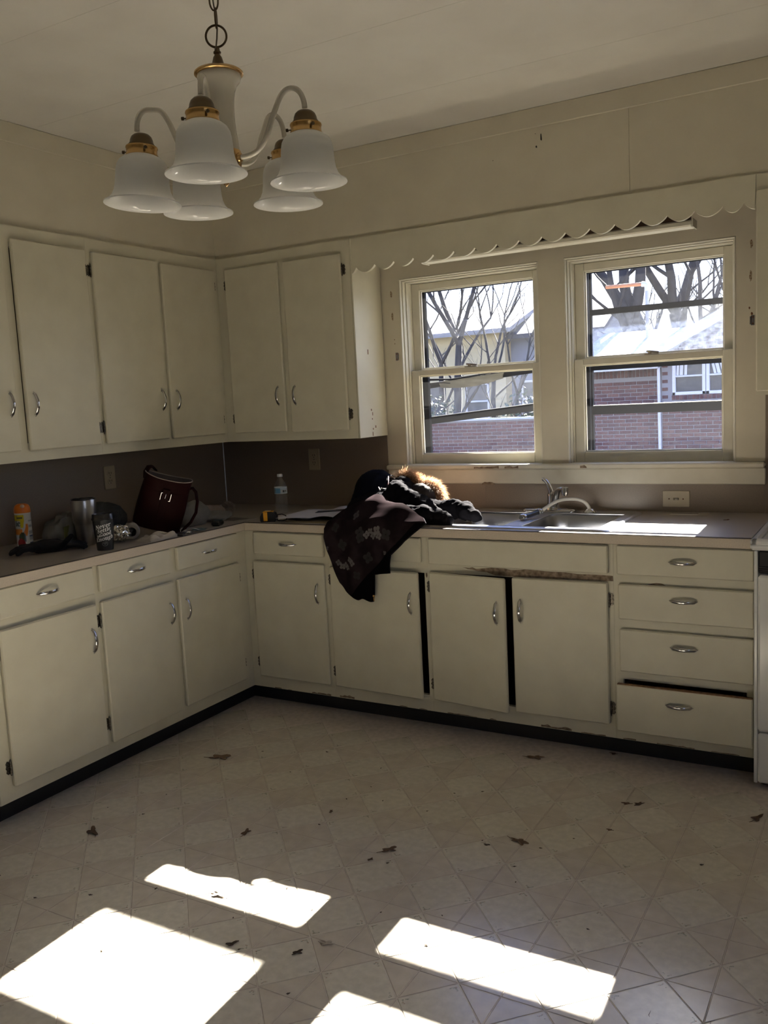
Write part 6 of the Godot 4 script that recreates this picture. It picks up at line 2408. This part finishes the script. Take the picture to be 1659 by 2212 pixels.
func bottle() -> void:
	var o := thing("water_bottle", "clear plastic water bottle with a blue label and white cap", "bottle", Vector3(0.650, COUNTER, 0.340))
	var prof := [[0.0, 0.004], [0.020, 0.002], [0.027, 0.0], [0.031, 0.004], [0.0325, 0.012]]
	for k in 6:
		var y := 0.018 + k * 0.0135
		prof.append([0.0325, y]); prof.append([0.0308, y + 0.006])
	prof.append_array([[0.0325, 0.102], [0.0325, 0.138], [0.0318, 0.143], [0.0305, 0.150], [0.026, 0.160], [0.019, 0.170], [0.0135, 0.178], [0.0115, 0.183], [0.0115, 0.192]])
	# clear skin: a thin-walled shell
	var skin := StandardMaterial3D.new()
	skin.albedo_color = Color(0.93, 0.96, 0.98, 0.05)
	skin.transparency = BaseMaterial3D.TRANSPARENCY_ALPHA
	skin.roughness = 0.06
	var g := Geo.new()
	g.lathe(prof, 40, 0.5)
	obj("body", g, skin, o)
	g = Geo.new()
	g.lathe([[0.0, 0.189], [0.0125, 0.189], [0.0138, 0.190], [0.0138, 0.200], [0.0125, 0.2025], [0.0, 0.2025]], 28, 0.6)
	for k in 28:
		var a := TAU * k / 28
		g.box(Vector3(cos(a) * 0.0138 - 0.0004, 0.1905, sin(a) * 0.0138 - 0.0004), Vector3(cos(a) * 0.0138 + 0.0004, 0.1995, sin(a) * 0.0138 + 0.0004))
	obj("cap", g, mat(0.66, 0.66, 0.66, 0.4), o)
	g = Geo.new()
	g.lathe([[0.0328, 0.1035], [0.0330, 0.104], [0.0330, 0.1365], [0.0328, 0.137]], 48, 0.5)
	var lm := mat(1, 1, 1, 0.35)
	var im := Image.create(256, 64, true, Image.FORMAT_RGB8)
	var fa := atan2(3.99 - 0.34, 3.39 - 0.65) / TAU
	for y in 64:
		for x in 256:
			var s := (fa - (x + 0.5) / 256.0) / 0.25
			if s < -2.0: s += 4.0
			var t := y / 64.0
			var c := lin(0.14, 0.33, 0.55)
			if t < 0.36 or t > 0.64: c = lin(0.60, 0.66, 0.70)
			if s > -0.95 and s < -0.60 and t > 0.38 and t < 0.62: c = lin(0.10, 0.14, 0.20) if int(s * 23.0 + t * 31.0) % 2 == 0 else lin(0.45, 0.52, 0.56)
			if s > -0.05 and s < 0.85 and t > 0.37 and t < 0.63: c = lin(0.42, 0.52, 0.60)
			if s > 0.05 and s < 0.75 and t > 0.44 and t < 0.60: c = lin(0.52, 0.55, 0.55)
			if s > 0.18 and s < 0.38 and t > 0.47 and t < 0.58: c = lin(0.07, 0.08, 0.08)
			if s > 0.45 and s < 0.62 and t > 0.47 and t < 0.58: c = lin(0.16, 0.17, 0.17)
			im.set_pixel(x, y, c)
	im.generate_mipmaps()
	lm.albedo_texture = ImageTexture.create_from_image(im)
	obj("label", g, lm, o)


# ------------------------------------------------------------------ fittings on the walls, litter on the floor
func build_small_things() -> void:
	outlet("outlet", "tan duplex socket on the left splashback behind the cup", Vector3(0.004, 1.152, 0.876), 0)
	outlet("outlet", "tan duplex socket on the splashback above the papers", Vector3(0.640, 1.165, 0.004), 1)
	outlet("light_switch", "beige toggle switch plate lying sideways right of the faucet", Vector3(2.548, 0.971, 0.004), 2)
	# old hinges left from shutters beside the windows
	for k in 2:
		var o := thing("shutter_hinge", ["small worn hinge leaf left on the wall beside the left window", "small worn hinge leaf left on the wall right of the right window"][k], "hinge", [Vector3(1.180, 1.680, 0.0), Vector3(2.859, 1.714, 0.0)][k], 0.0, "old shutter hinges")
		var g := Geo.new()
		g.box(Vector3(-0.007, -0.020, 0.0), Vector3(0.007, 0.020, 0.003), 0.001)
		g.tube([Vector3(-0.008 if k else 0.008, -0.016, 0.004), Vector3(-0.008 if k else 0.008, 0.016, 0.004)], 0.0035, 8)
		obj("leaf", g, mat(0.22, 0.21, 0.22, 0.4, 0.8), o)
		g = Geo.new()
		for y in [-0.013, 0.013]:
			g.tube([Vector3(0.001, y, 0.002), Vector3(0.001, y, 0.004)], 0.0035, 8)
		obj("screw", g, M.rust, o)
	var wall := get_node("wall_back")
	for s in [[1.163, 1.990, 0.020], [1.164, 1.880, 0.022], [2.854, 2.022, 0.022], [2.851, 1.893, 0.026]]:
		var g := Geo.new()
		g.prism(scar(s[2], 0.007), Vector3(s[0], s[1], 0.0), Vector3.RIGHT, Vector3.UP, Vector3(0, 0, 0.0006))
		var h := obj("paint_scar", g, mat(0.33, 0.26, 0.17, 0.8), wall)
		g = Geo.new()
		for q in [[0.0, 0.012], [0.002, -0.010], [-0.002, 0.001]]:
			g.tube([Vector3(s[0] + q[0], s[1] + q[1], 0.0005), Vector3(s[0] + q[0], s[1] + q[1], 0.0012)], 0.0024, 7)
		obj("screw_hole", g, M.rust, h)
	for s in [[2.846, 1.765, 0.004], [2.856, 1.742, 0.005], [1.170, 1.765, 0.0025], [1.171, 1.745, 0.0025]]:
		var g := Geo.new()
		g.prism(scar(s[2] * 1.6, s[2]), Vector3(s[0], s[1], 0.0), Vector3.RIGHT, Vector3.UP, Vector3(0, 0, 0.0006))
		obj("paint_scar", g, M.rust, wall)
	var sof := get_node("wall_soffit_back")
	for s in [[2.063, 2.527, 0.020, 0.004], [2.041, 2.492, 0.006, 0.004], [1.843, 2.470, 0.002, 0.002], [2.038, 2.545, 0.002, 0.002]]:
		var g := Geo.new()
		g.prism(scar(s[2], s[3]), Vector3(s[0], s[1], SOFFIT), Vector3.RIGHT, Vector3.UP, Vector3(0, 0, 0.0008))
		obj("nail_hole", g, M.slot, sof)
	# dried leaves
	var brown := [mat(0.11, 0.066, 0.038, 0.85), mat(0.19, 0.125, 0.075, 0.85), mat(0.05, 0.033, 0.02, 0.9), mat(0.42, 0.37, 0.31, 0.85)]
	var L := [
		[0.930, 1.258, 0.055, 0.4, 1, "lobed brown oak leaf with a long stem near the inside corner of the cabinets"],
		[2.142, 0.740, 0.042, 0.2, 1, "flat brown leaf in front of the crooked sink doors"],
		[0.945, 1.962, 0.042, 2.6, 0, "curled dark leaf scrap with a stem near the left cabinets"],
		[1.456, 1.738, 0.030, 1.7, 0, "small upright crumpled leaf in the middle of the floor above the sunlight"],
		[1.969, 1.636, 0.034, 0.9, 0, "pointed dark leaf sliver between the two sunlit patches"],
		[2.333, 1.409, 0.040, -0.3, 1, "two-lobed reddish brown leaf right of the middle of the floor"],
		[2.244, 1.473, 0.014, 0.0, 2, "tiny round black leaf crumb beside the two-lobed leaf"],
		[2.578, 0.999, 0.022, 0.3, 0, "narrow dark leaf fragment in front of the drawers, left of a pair"],
		[2.617, 0.986, 0.024, 0.9, 0, "broad dark leaf fragment in front of the drawers, right of a pair"],
		[2.998, 0.930, 0.036, 1.2, 0, "torn leaf below the stove at the edge of the photo"],
		[2.578, 1.212, 0.014, 0.1, 0, "small dark leaf bit nearer the room than the pair by the drawers"],
		[2.416, 0.583, 0.020, 0.0, 0, "leaf crumb against the black toe kick"],
		[1.630, 2.088, 0.032, 0.2, 3, "pale leaf remnant lying in the far sunlit strip"],
		[1.827, 2.264, 0.022, 0.9, 2, "thin twig at the edge of the large sunlit patch"],
		[2.063, 2.149, 0.026, 0.3, 3, "grey flattened leaf between the near sunlit patches"],
		[2.015, 2.218, 0.020, 1.0, 2, "short black twig just below the grey flattened leaf"],
		[1.944, 1.715, 0.014, 1.1, 0, "small slip of leaf beside the pointed sliver"],
		[1.641, 1.484, 0.014, -1.2, 0, "small upright sliver of leaf behind the crumpled one"],
	]
	for q in L:
		var o := thing("dried_leaf", q[5], "leaf", Vector3(q[0], 0.0004, q[1]), q[3])
		obj("blade", leaf_shape(q[2] * 0.82, int(q[0] * 1000)), brown[q[4]], o)
		if q[2] > 0.028:
			var g := Geo.new()
			g.tube([Vector3(-q[2] * 0.5, 0.003, 0), Vector3(-q[2] * 0.9, 0.003, q[2] * 0.08), Vector3(-q[2] * 1.3, 0.002, -q[2] * 0.05)], [0.0014, 0.0010, 0.0007], 5)
			obj("stem", g, brown[0], o)
	# crumbs too small to tell apart
	var cr := RandomNumberGenerator.new()
	cr.seed = 77
	var bit := leaf_shape(0.006, 5).mesh(brown[2])
	for k in 44:
		var at := Vector3(cr.randf_range(0.8, 3.0), 0.0004, cr.randf_range(0.85, 2.45))
		var o := put("leaf_crumb", bit)
		o.position = at
		o.rotation.y = cr.randf_range(0, TAU)
		var s := cr.randf_range(0.5, 1.2)
		o.scale = Vector3(s, 1, s)
		tag(o, "tiny dark crumb of dried leaf scattered on the vinyl floor", "crumb", "leaf crumbs on the floor")
	# a scrap on the worktop by the stove
	var sc := thing("wood_chip", "small brown chip on the worktop beside the stove", "chip", Vector3(2.793, COUNTER + 0.0003, 0.235), 0.4)
	obj("chip", leaf_shape(0.012, 9), M.rust, sc)
	# scuffs and scratches in the vinyl near the bottom right
	var fl := get_node("floor")
	var sr := RandomNumberGenerator.new()
	sr.seed = 21
	for k in 12:
		var c := Vector3(2.75 + sr.randf_range(0, 0.32), 0.0001, 2.00 + sr.randf_range(0, 0.20))
		var e := c + Vector3(sr.randf_range(-0.03, 0.03), 0, sr.randf_range(-0.03, 0.03))
		var m := (c + e) / 2 + Vector3(sr.randf_range(-0.008, 0.008), 0, sr.randf_range(-0.008, 0.008))
		var g := Geo.new()
		g.tube([c, m, e], [0.0003, 0.0008, 0.0003], 4, false, true)
		obj("scuff", g, mat(0.16, 0.13, 0.11, 0.8), fl)


func scar(h: float, w: float) -> PackedVector2Array:
	var p := PackedVector2Array()
	for k in 14:
		var a := TAU * k / 14
		var s := rng.randf_range(0.6, 1.0)
		p.append(Vector2(cos(a) * w * s, sin(a) * h * s))
	return p


# a dry, curled leaf: lobed outline, raised edges, real thickness
func leaf_shape(r: float, seed_: int) -> Geo:
	var q := RandomNumberGenerator.new()
	q.seed = seed_
	var n := 26
	var top := []
	var low := []
	var lobes := q.randi_range(3, 5)
	var ph := q.randf_range(0, TAU)
	for ringi in 3:
		var a1 := PackedVector3Array()
		var a2 := PackedVector3Array()
		var s: float = [0.02, 0.55, 1.0][ringi]
		for k in n:
			var a := TAU * k / n
			var rad := r * (0.62 + 0.26 * sin(lobes * a + ph) + 0.12 * q.randf()) * s
			var x := cos(a) * rad * 1.25
			var z := sin(a) * rad * 0.62
			var h := 0.0012 + r * 0.12 * s * s * (0.5 + 0.5 * sin(a * 2.0 + ph)) + r * 0.03 * sin(a * 5.0) * s
			h = maxf(h, 0.0006)
			a1.append(Vector3(x, h + 0.0005, z))
			a2.append(Vector3(x, h - 0.0004, z))
		top.append(a1)
		low.append(a2)
	var g := Geo.new()
	g.grid(top, true, false, 0.2)
	g.grid(low, true, false, 0.2, true)
	for k in n:
		g.quad(top[2][k], top[2][(k + 1) % n], low[2][(k + 1) % n], low[2][k], Vector3(0, top[2][k].y, 0))
	return g


func outlet(called: String, label: String, at: Vector3, style: int) -> void:
	var o := thing(called, label, "outlet" if style < 2 else "switch", at, PI / 2 if style == 0 else 0.0)
	var plate: Material = M.plate
	var hw := 0.036
	var hh := 0.058
	if style == 2:
		hw = 0.058; hh = 0.036
		plate = mat(0.50, 0.44, 0.33, 0.4)
	var g := Geo.new()
	g.box(Vector3(-hw, -hh, 0), Vector3(hw, hh, 0.006), 0.003)
	obj("cover_plate", g, plate, o)
	if style < 2:
		for s in [-1.0, 1.0]:
			g = Geo.new()
			var p := PackedVector2Array()
			for k in 24:
				var a := TAU * k / 24
				p.append(Vector2(cos(a) * 0.0165, clampf(sin(a) * 0.0165, -0.0135, 0.0135)))
			g.prism(p, Vector3(0, s * 0.0195, 0.0058), Vector3.RIGHT, Vector3.UP, Vector3(0, 0, 0.0022))
			var r := obj("receptacle", g, plate, o)
			g = Geo.new()
			for x in [-0.0065, 0.0065]:
				g.box(Vector3(x - 0.0013, s * 0.0195 - 0.001, 0.0078), Vector3(x + 0.0013, s * 0.0195 + 0.0085, 0.0084))
			g.tube([Vector3(0, s * 0.0195 - 0.0075, 0.0078), Vector3(0, s * 0.0195 - 0.0075, 0.0084)], 0.0025, 10)
			obj("slot", g, M.slot, r)
		g = Geo.new()
		g.ball(Vector3(0, 0, 0.006), Vector3(0.003, 0.003, 0.0012), 10)
		obj("screw", g, M.worn_chrome, o)
	else:
		g = Geo.new()
		g.box(Vector3(-0.012, -0.005, 0.0058), Vector3(0.012, 0.005, 0.0066), 0.0004)
		obj("toggle_slot", g, mat(0.20, 0.17, 0.12, 0.5), o)
		g = Geo.new()
		g.box(Vector3(-0.002, -0.004, 0.006), Vector3(0.009, 0.004, 0.016), 0.002)
		obj("toggle", g, mat(0.55, 0.5, 0.4, 0.35), o)
		g = Geo.new()
		for x in [-0.030, 0.030]:
			g.ball(Vector3(x, 0, 0.006), Vector3(0.003, 0.003, 0.0012), 10)
		obj("screw", g, M.rust, o)
